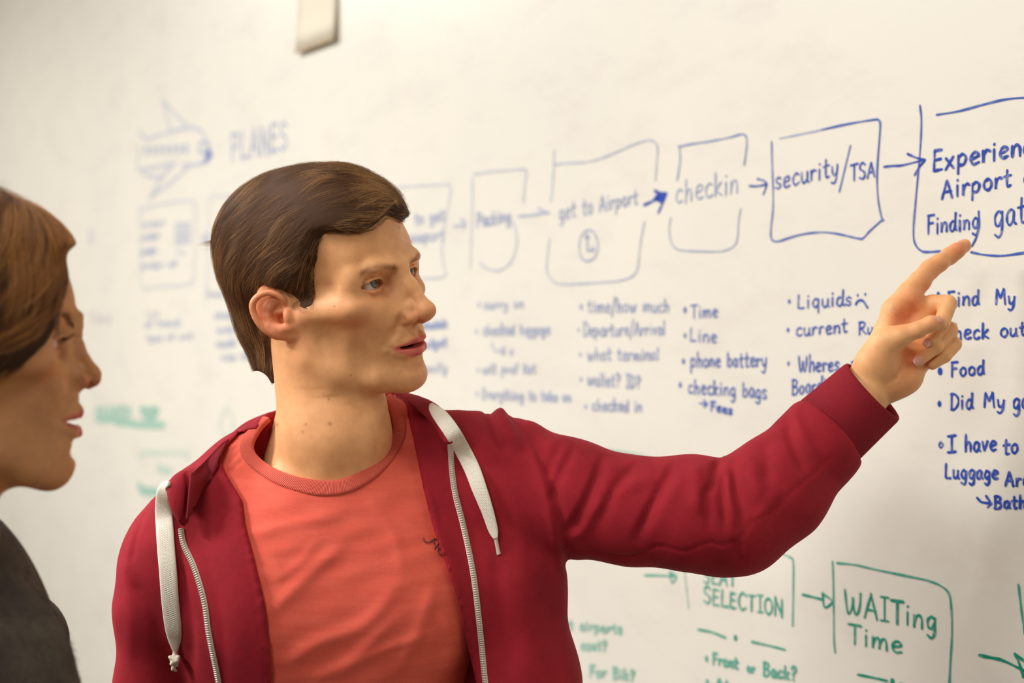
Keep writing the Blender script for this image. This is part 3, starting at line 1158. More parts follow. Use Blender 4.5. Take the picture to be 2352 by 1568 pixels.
def build_hand():
    c0, c1 = P(1900, 990, 1400), P(2260, 520, 1580)
    V = Vol(axis((c0[0] - 10, 1.0), c1[0] + 8), axis((c0[1] + 10, 1.15), c1[1] + 10), axis((c0[2] - 10, 1.0), c1[2] + 14))
    # wrist and palm
    w0, w1 = HZ(285, 1400, 1486), HZ(375, 1230, 1486)
    V.cap(HZ(180, 1600, 1484), w0, 25, 24, k=0)
    V.cap(w0, w1, 24, 22, k=10)
    V.cap(HZ(330, 1250, 1492), HZ(560, 690, 1498), 17, 13, k=14)          # index metacarpal
    V.cap(HZ(400, 1270, 1492), HZ(720, 800, 1500), 17, 14, k=12)
    V.cap(HZ(470, 1290, 1492), HZ(800, 930, 1498), 17, 14, k=12)
    V.cap(HZ(540, 1270, 1488), HZ(790, 1060, 1490), 17, 13, k=12)
    V.ell(HZ(620, 1240, 1478), (20, 14, 17), k=12)                          # hypothenar
    V.ell(HZ(455, 1060, 1472), (19.5, 17, 24), k=12)                          # thenar
    # index finger, stretched
    V.chain([HZ(555, 690, 1497), HZ(680, 540, 1500), HZ(838, 352, 1512), HZ(1003, 240, 1524), HZ(1122, 158, 1534)],
            [14, 12.0, 9.8, 8.6, 7.4], k=5)
    V.ell(HZ(765, 440, 1501), (10.5, 8, 10.5), k=6)
    V.ell(HZ(925, 292, 1512), (8.8, 7.5, 8.8), k=6)
    V.ell(HZ(1070, 192, 1524), (8.0, 7.2, 8), k=5)
    # web between index and middle
    V.cap(HZ(700, 590, 1494), HZ(820, 700, 1496), 8, 9, k=7)
    # middle
    V.chain([HZ(760, 770, 1500), HZ(860, 636, 1496), HZ(985, 628, 1486)], [11, 9.8, 9.4], k=3)
    V.chain([HZ(988, 640, 1484), HZ(935, 800, 1468), HZ(850, 930, 1464)], [8.8, 8.0, 6.6], k=2.5)
    # ring
    V.chain([HZ(820, 900, 1500), HZ(1000, 840, 1492)], [11, 8.6], k=3)
    V.chain([HZ(1000, 855, 1488), HZ(880, 985, 1470), HZ(745, 1098, 1466)], [8.8, 7.9, 6.3], k=2.0)
    # little finger
    V.chain([HZ(830, 1030, 1494), HZ(1035, 955, 1488)], [10, 7.6], k=3)
    V.chain([HZ(1040, 965, 1486), HZ(960, 1060, 1476), HZ(860, 1130, 1474)], [7.8, 7.0, 5.6], k=1.8)
    # thumb
    V.chain([HZ(360, 1110, 1476), HZ(500, 935, 1464), HZ(610, 895, 1456)], [16, 12.5, 11], k=10)
    V.chain([HZ(600, 890, 1456), HZ(740, 845, 1450), HZ(850, 795, 1448), HZ(925, 785, 1449)], [10.2, 8.4, 8.2, 7.0], k=2.5)
    # palm hollow below the index, creases
    V.ell(HZ(640, 740, 1470), (9, 12, 10), k=8, op='cut')
    V.chain([HZ(545, 640, 1482), HZ(600, 720, 1480), HZ(640, 800, 1478)], [1.2, 1.4, 1.0], k=3, op='cut')
    V.chain([HZ(400, 1070, 1452), HZ(500, 1092, 1450), HZ(610, 1040, 1451)], [.6, .7, .5], k=1.6, op='cut')
    V.chain([HZ(420, 1035, 1452), HZ(510, 1055, 1450), HZ(590, 1015, 1452)], [.5, .6, .5], k=1.4, op='cut')
    V.chain([HZ(640, 1000, 1464), HZ(640, 1120, 1462), HZ(560, 1240, 1461), HZ(480, 1300, 1462)], [1.0, 1.4, 1.4, 1.0], k=4, op='cut')
    for a, b in (((800, 560), (830, 690)), ((700, 490), (800, 510)), ((800, 320), (860, 400)), ((965, 225), (1015, 290))):
        pa, pb = HZ(*a, 1490), HZ(*b, 1490)
    return V


def hand_tint(p):
    base = np.array(srgb(238, 180, 124))
    red = np.array(srgb(226, 124, 84))
    c = np.tile(base, (len(p), 1))
    u, v, _ = project(p)
    x, y = (u - 1900) * 3.563, (v - 520) * 3.563

    def mix(w, col):
        nonlocal c
        w = np.clip(w, 0, 1)[:, None]
        c = c * (1 - w) + col * w
    for cx_, cy_, r, a in ((680, 650, 130, .55), (800, 480, 110, .4), (1080, 190, 110, .6), (900, 330, 90, .35), (640, 740, 90, .5), (560, 780, 70, .4),
                           (680, 1120, 120, .45), (900, 780, 70, .35), (800, 950, 60, .4), (730, 1110, 60, .4), (620, 1300, 130, .3)):
        mix(a * np.exp(-((x - cx_) ** 2 + (y - cy_) ** 2) / r ** 2), red)
    return c


def fingernail(parent, centre, along, normal, w, l):
    """a small curved plate with its own free edge"""
    a = np.array(along, float)
    n = np.array(normal, float)
    a /= np.linalg.norm(a)
    n = n - a * (n @ a)
    n /= np.linalg.norm(n)
    s = np.cross(a, n)
    V, Fc = [], []
    nu, nv = 11, 9
    for layer in (0.0, -0.6):
        for i in range(nu):
            for j in range(nv):
                t, q = i / (nu - 1) * 2 - 1, j / (nv - 1) * 2 - 1
                ww = w * (1 - 0.30 * abs(t) ** 3.0)
                V.append(centre + a * (l * t * (1 - 0.12 * q * q)) + s * (ww * q) + n * (-(q ** 2) * w * 0.42 - 0.25 * t * t + layer))
    for i in range(nu - 1):
        for j in range(nv - 1):
            k = i * nv + j
            Fc.append([k, k + 1, k + nv + 1, k + nv])
            m = k + nu * nv
            Fc.append([m + nv, m + nv + 1, m + 1, m])
    ring = [j for j in range(nv)] + [i * nv + nv - 1 for i in range(1, nu)] + [(nu - 1) * nv + j for j in range(nv - 2, -1, -1)] + [i * nv for i in range(nu - 2, 0, -1)]
    for i in range(len(ring)):
        p, q = ring[i], ring[(i + 1) % len(ring)]
        Fc.append([q, p, p + nu * nv, q + nu * nv])
    return mesh_obj('fingernail', np.array(V), np.array(Fc), MAT_NAIL, parent)


MAT_NAIL = material('nail', srgb(226, 160, 140), 0.25, 0.5, sss=0.1)


def hanging_hand(wrist, side, reach=(0.0, -0.15, -1.0), toward=(0, -1.0, 0)):
    """relaxed hand below a wrist: side = direction of the thumb (stage vector)"""
    a = np.array(reach, float)
    a /= np.linalg.norm(a)
    s = np.array(side, float)
    s = s - a * (s @ a)
    s /= np.linalg.norm(s)
    n = np.cross(a, s)
    w = np.array(wrist, float)
    V = Vol(axis((w[0] - 90, 2), w[0] + 90), axis((w[1] - 90, 2), w[1] + 90), axis((w[2] - 215, 2), w[2] + 40))

    def q(al, sd, nn=0.0):
        return w + a * al + s * sd + n * nn
    V.cap(q(-40, 0), q(8, 0), 26, 23, k=0)
    for i, (sd, L, r) in enumerate(((26, 74, 9.2), (9, 82, 9.6), (-9, 76, 9.0), (-26, 60, 8.0))):
        k0 = q(86 - abs(i - 1) * 4, sd)
        V.cap(q(12, sd * 0.45), k0, 17, r + 4, k=12)
        b = q(86 + L * 0.48, sd * 1.06, 5)
        c = q(86 + L * 0.78, sd * 1.06, 14)
        d = q(86 + L * 0.98, sd * 1.04, 25)
        V.chain([k0, b, c, d], [r + 1, r, r - 0.8, r - 1.8], k=2)
    V.chain([q(20, 22, 4), q(52, 42, 10), q(78, 50, 14), q(100, 52, 19)], [17, 12, 10.5, 8.5], k=7)
    v, f = V.mesh()
    return relax(v, f, 2), f


def build_trunk():
    V = Vol(axis((-420, 7), 330), axis((1330, 7), 1640), axis((820, 8), 1600))
    B = lambda u, v, d: P(u, v, float(d))
    V.cap(B(765, 1260, 1500), B(765, 1300, 1500), 44, 50, k=0, pad=80)
    V.cap(B(765, 1260, 1495), B(390, 1330, 1470), 36, 34, k=20, pad=60)
    V.cap(B(765, 1260, 1495), B(1150, 1150, 1505), 36, 36, k=20, pad=60)
    V.ell(B(760, 1600, 1500), (118, 62, 130), k=30, pad=60)
    V.ell(B(760, 1900, 1505), (112, 66, 200), k=40, pad=60)
    V.chain([B(395, 1310, 1466), B(352, 1900, 1476), B(350, 2250, 1476)], [38, 30, 26], k=10)
    V.cap(B(1150, 1110, 1500), B(1300, 1130, 1480), 46, 44, k=14)
    return V


ARM_LINE = [(1150, 1110, 1500, 46), (1420, 1180, 1470, 40), (1690, 1190, 1452, 34), (1840, 1060, 1470, 34), (1966, 920, 1484, 25)]


def tube(points, radii, nu=20, n=6):
    p = catmull(points, n)
    r = catmull(np.array(radii, float)[:, None].repeat(3, 1), n)[:, 0]
    t = np.gradient(p, axis=0)
    t /= np.linalg.norm(t, axis=1, keepdims=True)
    up_ = np.array([0.1, 0.9, 0.3])
    V, Fc = [], []
    for i in range(len(p)):
        a = np.cross(t[i], up_)
        a /= np.linalg.norm(a)
        b = np.cross(t[i], a)
        for j in range(nu):
            ph = 2 * math.pi * j / nu
            V.append(p[i] + (a * math.cos(ph) + b * math.sin(ph)) * r[i])
    for i in range(len(p) - 1):
        for j in range(nu):
            Fc.append([i * nu + j, i * nu + (j + 1) % nu, (i + 1) * nu + (j + 1) % nu, (i + 1) * nu + j])
    return np.array(V), np.array(Fc)


def join_meshes(parts):
    vs, fs, cs, o = [], [], [], 0
    for v, f, c in parts:
        vs.append(v)
        fs.append(f + o)
        cs.append(c)
        o += len(v)
    return np.concatenate(vs), np.concatenate(fs), np.concatenate(cs)


def look_through(c, px, r):
    """direction from an eyeball centre to the point of the ball seen at a pixel"""
    o = np.array([0, 0, CAMH])
    d = ray(float(px[0]), float(px[1]))
    d = d / np.linalg.norm(d)
    b = (c - o) @ d
    near = o + d * b
    h = r * r - ((near - c) ** 2).sum()
    p = near - d * math.sqrt(max(h, 0.0))
    return p - c


def brow_hairs(parent, arc, n, L, s2p, field, mat, rad=0.07, seed=5):
    """short hairs of both eyebrows, lying outwards along the brow"""
    r = np.random.default_rng(seed)
    a = catmull(arc, 12)
    pts = []
    for sg in (1, -1):
        for i in range(n):
            t = r.random()
            k = t * (len(a) - 2)
            i0 = int(k)
            b = a[i0] + (a[i0 + 1] - a[i0]) * (k - i0)
            d = a[min(i0 + 1, len(a) - 1)] - a[i0]
            d = d / np.linalg.norm(d)
            w = (1 - 0.6 * t) * 3.2
            q = b + np.array([0, 0, 1]) * (r.random() - 0.5) * 2 * w
            d = d + np.array([0, 0, 1]) * (0.55 * (1 - t) - 0.5 * t + (r.random() - .5) * .5 - (q[2] - b[2]) * 0.10)
            d /= np.linalg.norm(d)
            for s_ in range(5):
                x = q + d * L * (0.7 + .6 * r.random()) * s_ / 4
                for _ in range(3):
                    g = field.grad(x[None])[0]
                    x = x - g * (field.sample(x[None])[0] - 0.25 - 0.5 * s_ / 4)
                pts.append(x * np.array([sg, 1, 1]))
    hc = bpy.data.hair_curves.new('eyebrows')
    hc.add_curves([5] * (2 * n))
    hc.attributes['position'].data.foreach_set('vector', (S2W(s2p(np.array(pts))) - parent_origin(parent)).astype(np.float32).ravel())
    ra = hc.attributes.new('radius', 'FLOAT', 'POINT') if 'radius' not in hc.attributes else hc.attributes['radius']
    ra.data.foreach_set('value', (np.tile([1, .95, .8, .5, .2], 2 * n) * rad / 1000).astype(np.float32))
    o = bpy.data.objects.new('eyebrows', hc)
    COL.objects.link(o)
    hc.materials.append(mat)
    o.parent = parent
    return o


def man_body(parent):
    hv, hf = head_mesh()
    hc = skin_tint(hv)
    hs = H2S(hv)
    # moles of the neck and cheek
    u, v, d = project(hs)
    for mu, mv, mr in ((615, 1001, 3.0), (636, 975, 3.2), (758, 973, 3.6), (695, 992, 2.2), (703, 974, 2.0), (755, 916, 2.4), (768, 703, 1.8), (806, 862, 1.5), (916, 522, 2.0)):
        w = np.exp(-(((u - mu) ** 2 + (v - mv) ** 2) / (mr * 1.3) ** 2)) * 0.6 * (d < 1452)
        hc = hc * (1 - w[:, None]) + np.array(srgb(140, 70, 48)) * w[:, None]
    gv, gf = build_hand().mesh()
    gv = relax(gv, gf, 2, 0.4)
    tv, tf = build_trunk().mesh()
    av, af = tube([P(a, b, float(c)) for a, b, c, _ in ARM_LINE], [r for *_, r in ARM_LINE])
    one = np.array(srgb(226, 178, 140))
    wv, wf = hanging_hand(P(350, 2300, 1474.0), (0.55, -0.8, 0))
    v, f, c = join_meshes([(wv, wf, np.tile(np.array(srgb(238, 180, 124)), (len(wv), 1))), (hs, hf, hc), (gv, gf, hand_tint(gv)), (tv, tf, np.tile(one, (len(tv), 1))), (av, af, np.tile(one, (len(av), 1)))])
    b = mesh_obj('body', v, f, MAT_SKIN, parent, colors=c)
    n_up = np.array([0, -1.0, 0.25])
    fingernail(parent, HZ(893, 782, 1440.4), HZ(950, 770, 1448) - HZ(850, 795, 1448), [-0.05, -1, 0.0], 5.8, 6.8)
    fingernail(parent, HZ(826, 950, 1457.8), HZ(850, 930, 1464) - HZ(900, 860, 1464), [-0.15, -1, -0.3], 4.4, 5.0)
    fingernail(parent, HZ(748, 1100, 1458.8), HZ(745, 1098, 1464) - HZ(830, 1030, 1464), [-0.15, -1, -0.15], 5.0, 5.6)
    look = look_through(H2S(np.array(EYEC)), (861, 648), 12 * HS)
    for sg in (1, -1):
        eyeball(parent, (sg * EYEC[0], EYEC[1], EYEC[2]), look)
    brow_hairs(parent, [(12, 91, 32.5), (24, 90, 35.5), (38, 81, 37), (49, 69, 33)], 170, 4.6, H2S, HEADV, material('brow_hair', srgb(160, 118, 74), 0.6, 0.3), rad=0.05)
    # upper teeth, a curved row behind the lip
    tv, tf = [], []
    for i in range(-4, 5):
        a = i * 0.19
        cx_, cy_ = math.sin(a) * 25, 66 + math.cos(a) * 25.5
        o = len(tv)
        for dz, k in ((0, 1), (-8.5, .92)):
            for (dx, dy) in ((-2.3, 1.6), (2.3, 1.6), (2.3, -1.6), (-2.3, -1.6)):
                x_ = dx * k
                tv.append((cx_ + x_ * math.cos(a) + dy * math.sin(a), cy_ - x_ * math.sin(a) + dy * math.cos(a), -37.5 + dz))
        tf += [[o, o + 1, o + 5, o + 4], [o + 1, o + 2, o + 6, o + 5], [o + 2, o + 3, o + 7, o + 6], [o + 3, o, o + 4, o + 7], [o + 4, o + 5, o + 6, o + 7], [o + 3, o + 2, o + 1, o]]
    mesh_obj('teeth', H2S(np.array(tv)), np.array(tf), material('tooth', srgb(222, 208, 186), 0.3, 0.5), parent)
    return b
# ================================================================ the man: shirt and hooded jacket
def CZ(x, y):        # enlarged crop of the trunk -> pixel
    return (250 + x / 2.215, 860 + y / 2.215)


def AZ(x, y):        # enlarged crop of the arm -> pixel
    return (1150 + x / 2.352, 820 + y / 2.352)


def BP(u, v, d):
    return P(float(u), float(v), float(d))


def trunk_shape(V, grow=0.0):
    g = grow
    V.cap(BP(765, 1030, 1462), BP(765, 1160, 1474), 58 + g, 78 + g, k=0, pad=90)
    V.cap(BP(765, 1195, 1480), BP(400, 1300, 1462), 62 + g, 48 + g, k=34, pad=80)
    V.cap(BP(765, 1195, 1480), BP(1130, 1130, 1500), 62 + g, 48 + g, k=34, pad=80)
    V.chain([BP(690, 1000, 1490), BP(640, 1027, 1488), BP(560, 1080, 1478), BP(480, 1150, 1470)], [28 + g * .3, 30 + g * .3, 31 + g * .5, 34 + g], k=22, pad=60)
    V.chain([BP(850, 975, 1500), BP(892, 987, 1500), BP(960, 1012, 1500)], [28 + g * .3, 30 + g * .3, 33 + g * .6], k=22, pad=60)
    V.ell(BP(750, 1400, 1480), (158 + g, 100 + g, 150 + g), k=50, pad=80)
    V.ell(BP(640, 1390, 1440), (78 + g, 62 + g, 76 + g), k=40, pad=60)
    V.ell(BP(900, 1380, 1450), (78 + g, 62 + g, 76 + g), k=40, pad=60)
    V.ell(BP(760, 1900, 1500), (142 + g, 96 + g, 250 + g), k=60, pad=80)


def brush(v, n, pts, width, amount, sharp=0.0, taper=True, facing=True):
    """push the cloth along its normal near a fold line given in pixels; sharp skews the profile to one side (mm, px)"""
    u, w, d = project(v)
    pl = catmull(pts, 8) if len(pts) > 2 else np.array(pts, float)
    lo, hi = pl.min(0) - 3.5 * width, pl.max(0) + 3.5 * width
    m = (u > lo[0]) & (u < hi[0]) & (w > lo[1]) & (w < hi[1])
    if facing:
        m &= n[:, 1] < 0.35
    if not m.any():
        return v
    r, s, t = poly_dist(u[m], w[m], pl)
    x = r * s / width
    if sharp:
        prof = np.where(x > 0, np.exp(-(x * (1 + sharp)) ** 2), np.exp(-(x / (1 + sharp * 0.6)) ** 2))
    else:
        prof = np.exp(-x * x)
    if taper:
        prof = prof * np.clip(np.sin(np.pi * np.clip(t, 0, 1)) * 1.6, 0, 1)
    v = v.copy()
    v[m] += n[m] * (prof * amount)[:, None]
    return v


def fabric(name, col, dark, rib=None, sheen=0.25, slub=False):
    m = material(name, col, 0.85, 0.2, sheen=sheen)
    BS(m).inputs['Sheen Tint'].default_value = (*[min(1, c * 2 + 0.1) for c in col], 1)
    n1 = noise(m, 26, 5, 0.6)
    if slub:
        n1 = noise(m, 60, 6, 0.65, stretch=(0.35, 0.35, 2.2), rot=(0, 0.35, 0.4))
    r = ramp(m, n1.outputs['Fac'], [(0.3, dark), (0.7, col)])
    n2 = noise(m, 1400, 2, 0.7)
    mx = node(m, 'ShaderNodeMix', data_type='RGBA', blend_type='MULTIPLY')
    mx.inputs[0].default_value = 0.5
    r2 = ramp(m, n2.outputs['Fac'], [(0.3, (0.75, 0.75, 0.75)), (0.7, (1.15, 1.15, 1.15))])
    link(m, r.outputs['Color'], mx.inputs[6])
    link(m, r2.outputs['Color'], mx.inputs[7])
    link(m, mx.outputs[2], BS(m).inputs['Base Color'])
    if rib is None:
        b = bump(m, n2.outputs['Fac'], 0.35, 0.0006)
    else:
        tc = node(m, 'ShaderNodeUVMap') if rib == 'uv' else node(m, 'ShaderNodeTexCoord')
        w = node(m, 'ShaderNodeTexWave')
        w.inputs['Scale'].default_value = 1.0
        link(m, tc.outputs['UV' if rib == 'uv' else 'Object'], w.inputs['Vector'])
        b = bump(m, w.outputs['Fac'], 0.8, 0.0008)
    link(m, b.outputs['Normal'], BS(m).inputs['Normal'])
    return m


MAT_HOOD = fabric('maroon_fleece', srgb(162, 34, 46), srgb(142, 27, 39), sheen=0.12)
MAT_RIB = fabric('maroon_rib', srgb(142, 30, 42), srgb(126, 25, 36), sheen=0.12)
MAT_SHIRT = fabric('coral_jersey', srgb(236, 106, 86), srgb(224, 93, 75), sheen=0.15, slub=True)
MAT_CORD = fabric('cream_cotton', srgb(232, 222, 204), srgb(214, 202, 182), sheen=0.1)
MAT_ZIP = material('zip_metal', srgb(214, 204, 190), 0.35, 0.6, metallic=0.35)

# neckline of the shirt (inner edge) and the opening of the jacket, in pixels
NECK_IN = [CZ(*p) for p in ((818, 224), (775, 270), (742, 330), (737, 375), (765, 420), (830, 468), (920, 508), (1020, 532), (1110, 540), (1200, 528), (1290, 480), (1370, 410), (1425, 330), (1443, 265), (1430, 190), (1405, 120))]
OPEN_L = [CZ(*p) for p in ((665, 300), (600, 370), (568, 430), (600, 510), (640, 575), (680, 645), (682, 700), (690, 760), (740, 940), (790, 1150), (820, 1400), (826, 1568), (830, 1900), (840, 2600))]
OPEN_R = [CZ(*p) for p in ((1405, 95), (1480, 170), (1520, 240), (1545, 310), (1560, 380), (1600, 580), (1650, 780), (1720, 980), (1780, 1150), (1830, 1400), (1870, 1568), (1910, 1900), (1980, 2600))]


def build_shirt():
    V = Vol(axis((-330, 6), (-290, 2.6), (0, 2.6), (60, 6), 160), axis((1330, 2.4), (1470, 5), 1590), axis((840, 9), (1240, 2.4), 1580))
    trunk_shape(V, 0.0)
    v, f = V.mesh()
    v = relax(v, f, 2)
    # cut the neck hole: everything above the neckline seen from the front, and the neck column itself
    n = vnormals(v, f)
    folds = [([(610, 1420), (700, 1330), (800, 1240)], 16, 2.2), ([(640, 1540), (720, 1480), (840, 1430), (930, 1330)], 18, 2.6), ([(700, 1568), (800, 1520), (930, 1400)], 15, 2.0),
             ([(580, 1230), (680, 1200), (800, 1180)], 14, 1.2), ([(900, 1560), (960, 1450), (1000, 1330)], 16, 2.4), ([(840, 1150), (900, 1220), (930, 1330)], 15, 1.4),
             ([(1010, 1568), (1030, 1480), (1010, 1400)], 14, 2.6), ([(620, 1340), (680, 1300), (740, 1230)], 12, 1.2), ([(760, 1568), (860, 1500), (1000, 1450)], 12, 1.6),
             ([(560, 1190), (620, 1260), (650, 1340)], 14, 1.3)]
    for pl, w, a in folds:
        v = brush(v, n, pl, w, a)
    for pl in ([(612, 975), (575, 1035), (530, 1082)], [(590, 985), (556, 1030), (520, 1066)]):
        v = brush(v, n, pl, 2.6, -1.0, taper=False)
    rr = np.array([math.sin(3.1 * i) for i in range(3)])
    u, w, d = project(v)
    wob = np.sin(u * 0.045 + w * 0.075 + 1.5 * np.sin(w * 0.02)) * np.sin(w * 0.03 - u * 0.012)
    v = v + n * (wob * 0.5)[:, None]
    u, w, d = project(v)
    hole = inside(u, w, NECK_IN + [(920, 700), (560, 700), (560, 905)])
    # behind the neck the hole is closed by a plane sloping up backwards
    keep_v = ~(hole & (v[:, 2] > 0))
    keep = keep_v[f].sum(1) >= 3
    # snap the rim to the neckline
    f2 = f[keep]
    used = np.unique(f2)
    e = np.concatenate([f2[:, [0, 1]], f2[:, [1, 2]], f2[:, [2, 3]], f2[:, [3, 0]]])
    key = np.sort(e, 1)
    _, inv, cnt = np.unique(key, axis=0, return_inverse=True, return_counts=True)
    be = e[cnt[inv.ravel()] == 1]
    rim = np.unique(be)
    rim = rim[(w[rim] < 1130) & (v[rim, 1] < 1470)]
    nl = catmull(NECK_IN, 12)
    for i in rim:
        q = nl[np.argmin((nl[:, 0] - u[i]) ** 2 + (nl[:, 1] - w[i]) ** 2)]
        if (q[0] - u[i]) ** 2 + (q[1] - w[i]) ** 2 < 180:
            v[i] = P(q[0], q[1], d[i])
    return v, f2, V


def compact(v, f):
    used = np.unique(f)
    mp = np.full(len(v), -1)
    mp[used] = np.arange(len(used))
    return v[used], mp[f]


def surf_hit(V, pts, lo=1250, hi=1600, back=0.0):
    """pixels -> stage points on the first surface of a field, with the outward normal"""
    pts = np.asarray(pts, float)
    ds = np.arange(lo, hi, 2.0)
    out = []
    for u, v in pts:
        q = P(u, v, ds)
        fv = V.sample(q)
        k = np.where(fv < back)[0]
        if not len(k):
            k = [int(np.argmin(fv))]
        i = k[0]
        if i > 0 and fv[i - 1] > back and fv[i] < back:
            t = (fv[i - 1] - back) / (fv[i - 1] - fv[i] + 1e-9)
            out.append(q[i - 1] + (q[i] - q[i - 1]) * t)
        else:
            out.append(q[i])
    out = np.array(out)
    return out, V.grad(out)


def strip(pts, nrm, half, thick, nu=6, bulge=0.35, round_=True):
    """flat braid following points; half may be an array; closed section"""
    p = np.asarray(pts, float)
    n = np.asarray(nrm, float)
    t = np.gradient(p, axis=0)
    t /= np.linalg.norm(t, axis=1, keepdims=True)
    n = n - t * (n * t).sum(1)[:, None]
    n /= np.linalg.norm(n, axis=1, keepdims=True)
    s = np.cross(t, n)
    half = np.broadcast_to(np.asarray(half, float), len(p))
    thick = np.broadcast_to(np.asarray(thick, float), len(p))
    m = 2 * nu
    ang = np.linspace(0, 2 * math.pi, m, endpoint=False) + math.pi / m
    cx_ = np.sign(np.cos(ang)) * np.abs(np.cos(ang)) ** 0.45
    sy_ = np.sign(np.sin(ang)) * np.abs(np.sin(ang)) ** 0.7
    V = (p[:, None] + s[:, None] * (half[:, None] * cx_[None])[:, :, None] + n[:, None] * (thick[:, None] * sy_[None])[:, :, None]).reshape(-1, 3)
    Fc = []
    for i in range(len(p) - 1):
        for j in range(m):
            Fc.append([i * m + j, (i + 1) * m + j, (i + 1) * m + (j + 1) % m, i * m + (j + 1) % m])
    # caps
    V = np.vstack([V, p[0], p[-1]])
    a, b = len(V) - 2, len(V) - 1
    for j in range(m):
        Fc.append([a, j, (j + 1) % m, a][:3] + [a])
        Fc.append([b, (len(p) - 1) * m + (j + 1) % m, (len(p) - 1) * m + j, b])
    Fc = [list(dict.fromkeys(x)) for x in Fc]
    return V, Fc


def build_jacket():
    V = Vol(axis((-425, 3.0), (330, 3.4), 430), axis((1322, 3.0), (1500, 4.5), 1610), axis((840, 10), (1230, 3.0), 1640))
    trunk_shape(V, 8.0)
    sh = V.f.copy()
    # hanging arm at the left of the frame
    V.chain([BP(408, 1290, 1462), BP(360, 1400, 1458), BP(350, 1580, 1462), BP(348, 1950, 1474), BP(350, 2230, 1474)], [49, 40, 36, 37, 34], k=18, pad=50)
    # right flank of the jacket, hanging open
    V.chain([BP(1120, 1180, 1495), BP(1150, 1330, 1485), BP(1185, 1568, 1480), BP(1215, 1950, 1480)], [62, 62, 62, 62], k=30, pad=60)
    V.cap(BP(1055, 1010, 1505), BP(1185, 1035, 1500), 31, 34, k=16)
    # trapezius under the hood
    V.cap(BP(600, 1120, 1480), BP(430, 1230, 1468), 40, 50, k=20)
    V.cap(BP(930, 1060, 1500), BP(1110, 1080, 1500), 40, 56, k=20)
    # raised arm
    V.chain([BP(1165, 1115, 1495), BP(1300, 1143, 1482), BP(1450, 1173, 1468), BP(1590, 1178, 1456), BP(1690, 1190, 1452)],
            [66, 59, 53, 56, 55], k=18, pad=40)
    V.chain([BP(1690, 1190, 1452), BP(1780, 1125, 1460), BP(1880, 1020, 1474), BP(1925, 968, 1480)], [55, 53, 44, 41.5], k=14, pad=40)
    V.cap(BP(1700, 1225, 1452), BP(1650, 1245, 1455), 32, 30, k=16)
    # the sleeve ends where the cuff begins
    _a0, _a1 = BP(1905, 990, 1478), BP(2005, 898, 1486)
    _ad = (_a1 - _a0) / np.linalg.norm(_a1 - _a0)
    w = V.win(_a0 - 70, _a0 + 110)
    V.f[w[0]] = np.maximum(V.f[w[0]], ((w[1] - _a0[0]) * _ad[0] + (w[2] - _a0[1]) * _ad[1] + (w[3] - _a0[2]) * _ad[2]).astype(np.float32))
    # opening down the front
    poly = OPEN_L + OPEN_R[::-1]
    g = [a.astype(float) for a in V.ax]
    X, Y, Zz = np.meshgrid(*g, indexing='ij')
    act = (np.abs(V.f) < 40) & (Y < 1475)
    u, w, d = project(np.stack([X[act], Y[act], Zz[act]], -1))
    ins = inside(u, w, poly)
    dd, _, _ = poly_dist(u, w, OPEN_L)
    d2, _, _ = poly_dist(u, w, OPEN_R)
    sd = np.where(ins, 1, -1) * np.minimum(dd, d2) * 0.44
    V.f0 = V.f.copy()
    f = V.f[act]
    h = np.maximum(2.5 - np.abs(f - sd), 0) / 2.5
    V.f[act] = np.maximum(f, sd) + h * h * 2.5 * .25
    # neck hole, from above
    V.cap(BP(765, 1030, 1455), BP(765, 700, 1440), 74, 88, k=6, op='cut', pad=60)
    return V


FOLDS = [
    # sleeve: (crop points, width px, mm, sharp)
    ([(945, 560), (870, 690), (790, 850), (715, 1010)], 17, -4.5, 0.9), ([(985, 590), (910, 720), (830, 870), (750, 1000)], 22, 2.6, 0),
    ([(548, 515), (520, 620), (460, 770), (400, 880), (330, 985)], 15, -4.5, 0.9), ([(600, 540), (560, 650), (500, 790), (420, 920)], 22, 2.8, 0),
    ([(760, 560), (660, 640), (560, 800), (450, 960)], 12, -2.2, 0.5), ([(405, 450), (350, 560), (290, 700), (275, 800)], 11, -2.6, 0.4),
    ([(340, 440), (270, 560), (240, 640)], 12, -2.2, 0.3), ([(1200, 535), (1155, 590), (1140, 680), (1100, 760), (1130, 960)], 10, -3.6, 0.5),
    ([(1060, 560), (1060, 700), (1070, 860)], 18, 2.4, 0), ([(1205, 600), (1200, 760), (1215, 940)], 9, -2.4, 0), ([(1250, 560), (1265, 740), (1320, 930)], 10, -2.8, 0.4),
    ([(1230, 590), (1235, 760), (1262, 930)], 10, 1.8, 0), ([(1420, 440), (1440, 560), (1430, 700)], 16, -2.0, 0), ([(1310, 480), (1370, 640), (1400, 800)], 18, 1.8, 0),
    ([(1545, 300), (1560, 420), (1610, 540), (1660, 640)], 12, -2.4, 0), ([(1600, 240), (1600, 340), (1650, 460), (1740, 560)], 12, 2.2, 0),
    ([(1270, 980), (1290, 1060), (1300, 1130)], 12, -2.0, 0), ([(560, 1060), (640, 1090), (760, 1075)], 9, -1.8, 0), ([(850, 640), (700, 700), (600, 760)], 16, 1.6, 0),
    ([(340, 1000), (480, 900), (560, 760)], 12, 1.8, 0), ([(1500, 700), (1440, 800), (1360, 900)], 14, 1.5, 0), ([(1800, 600), (1760, 700), (1640, 850)], 16, -1.6, 0),
]
SEAM = [(330, 1050), (440, 1050), (560, 1062), (700, 1078), (780, 1050), (850, 1020), (930, 1035), (1000, 1048), (1120, 1000), (1200, 1015), (1300, 965), (1350, 900), (1480, 820), (1600, 700), (1700, 620), (1775, 545)]
ARMHOLE = [(20, 300), (90, 350), (150, 450), (230, 640), (265, 760), (290, 870), (315, 1000), (335, 1100)]


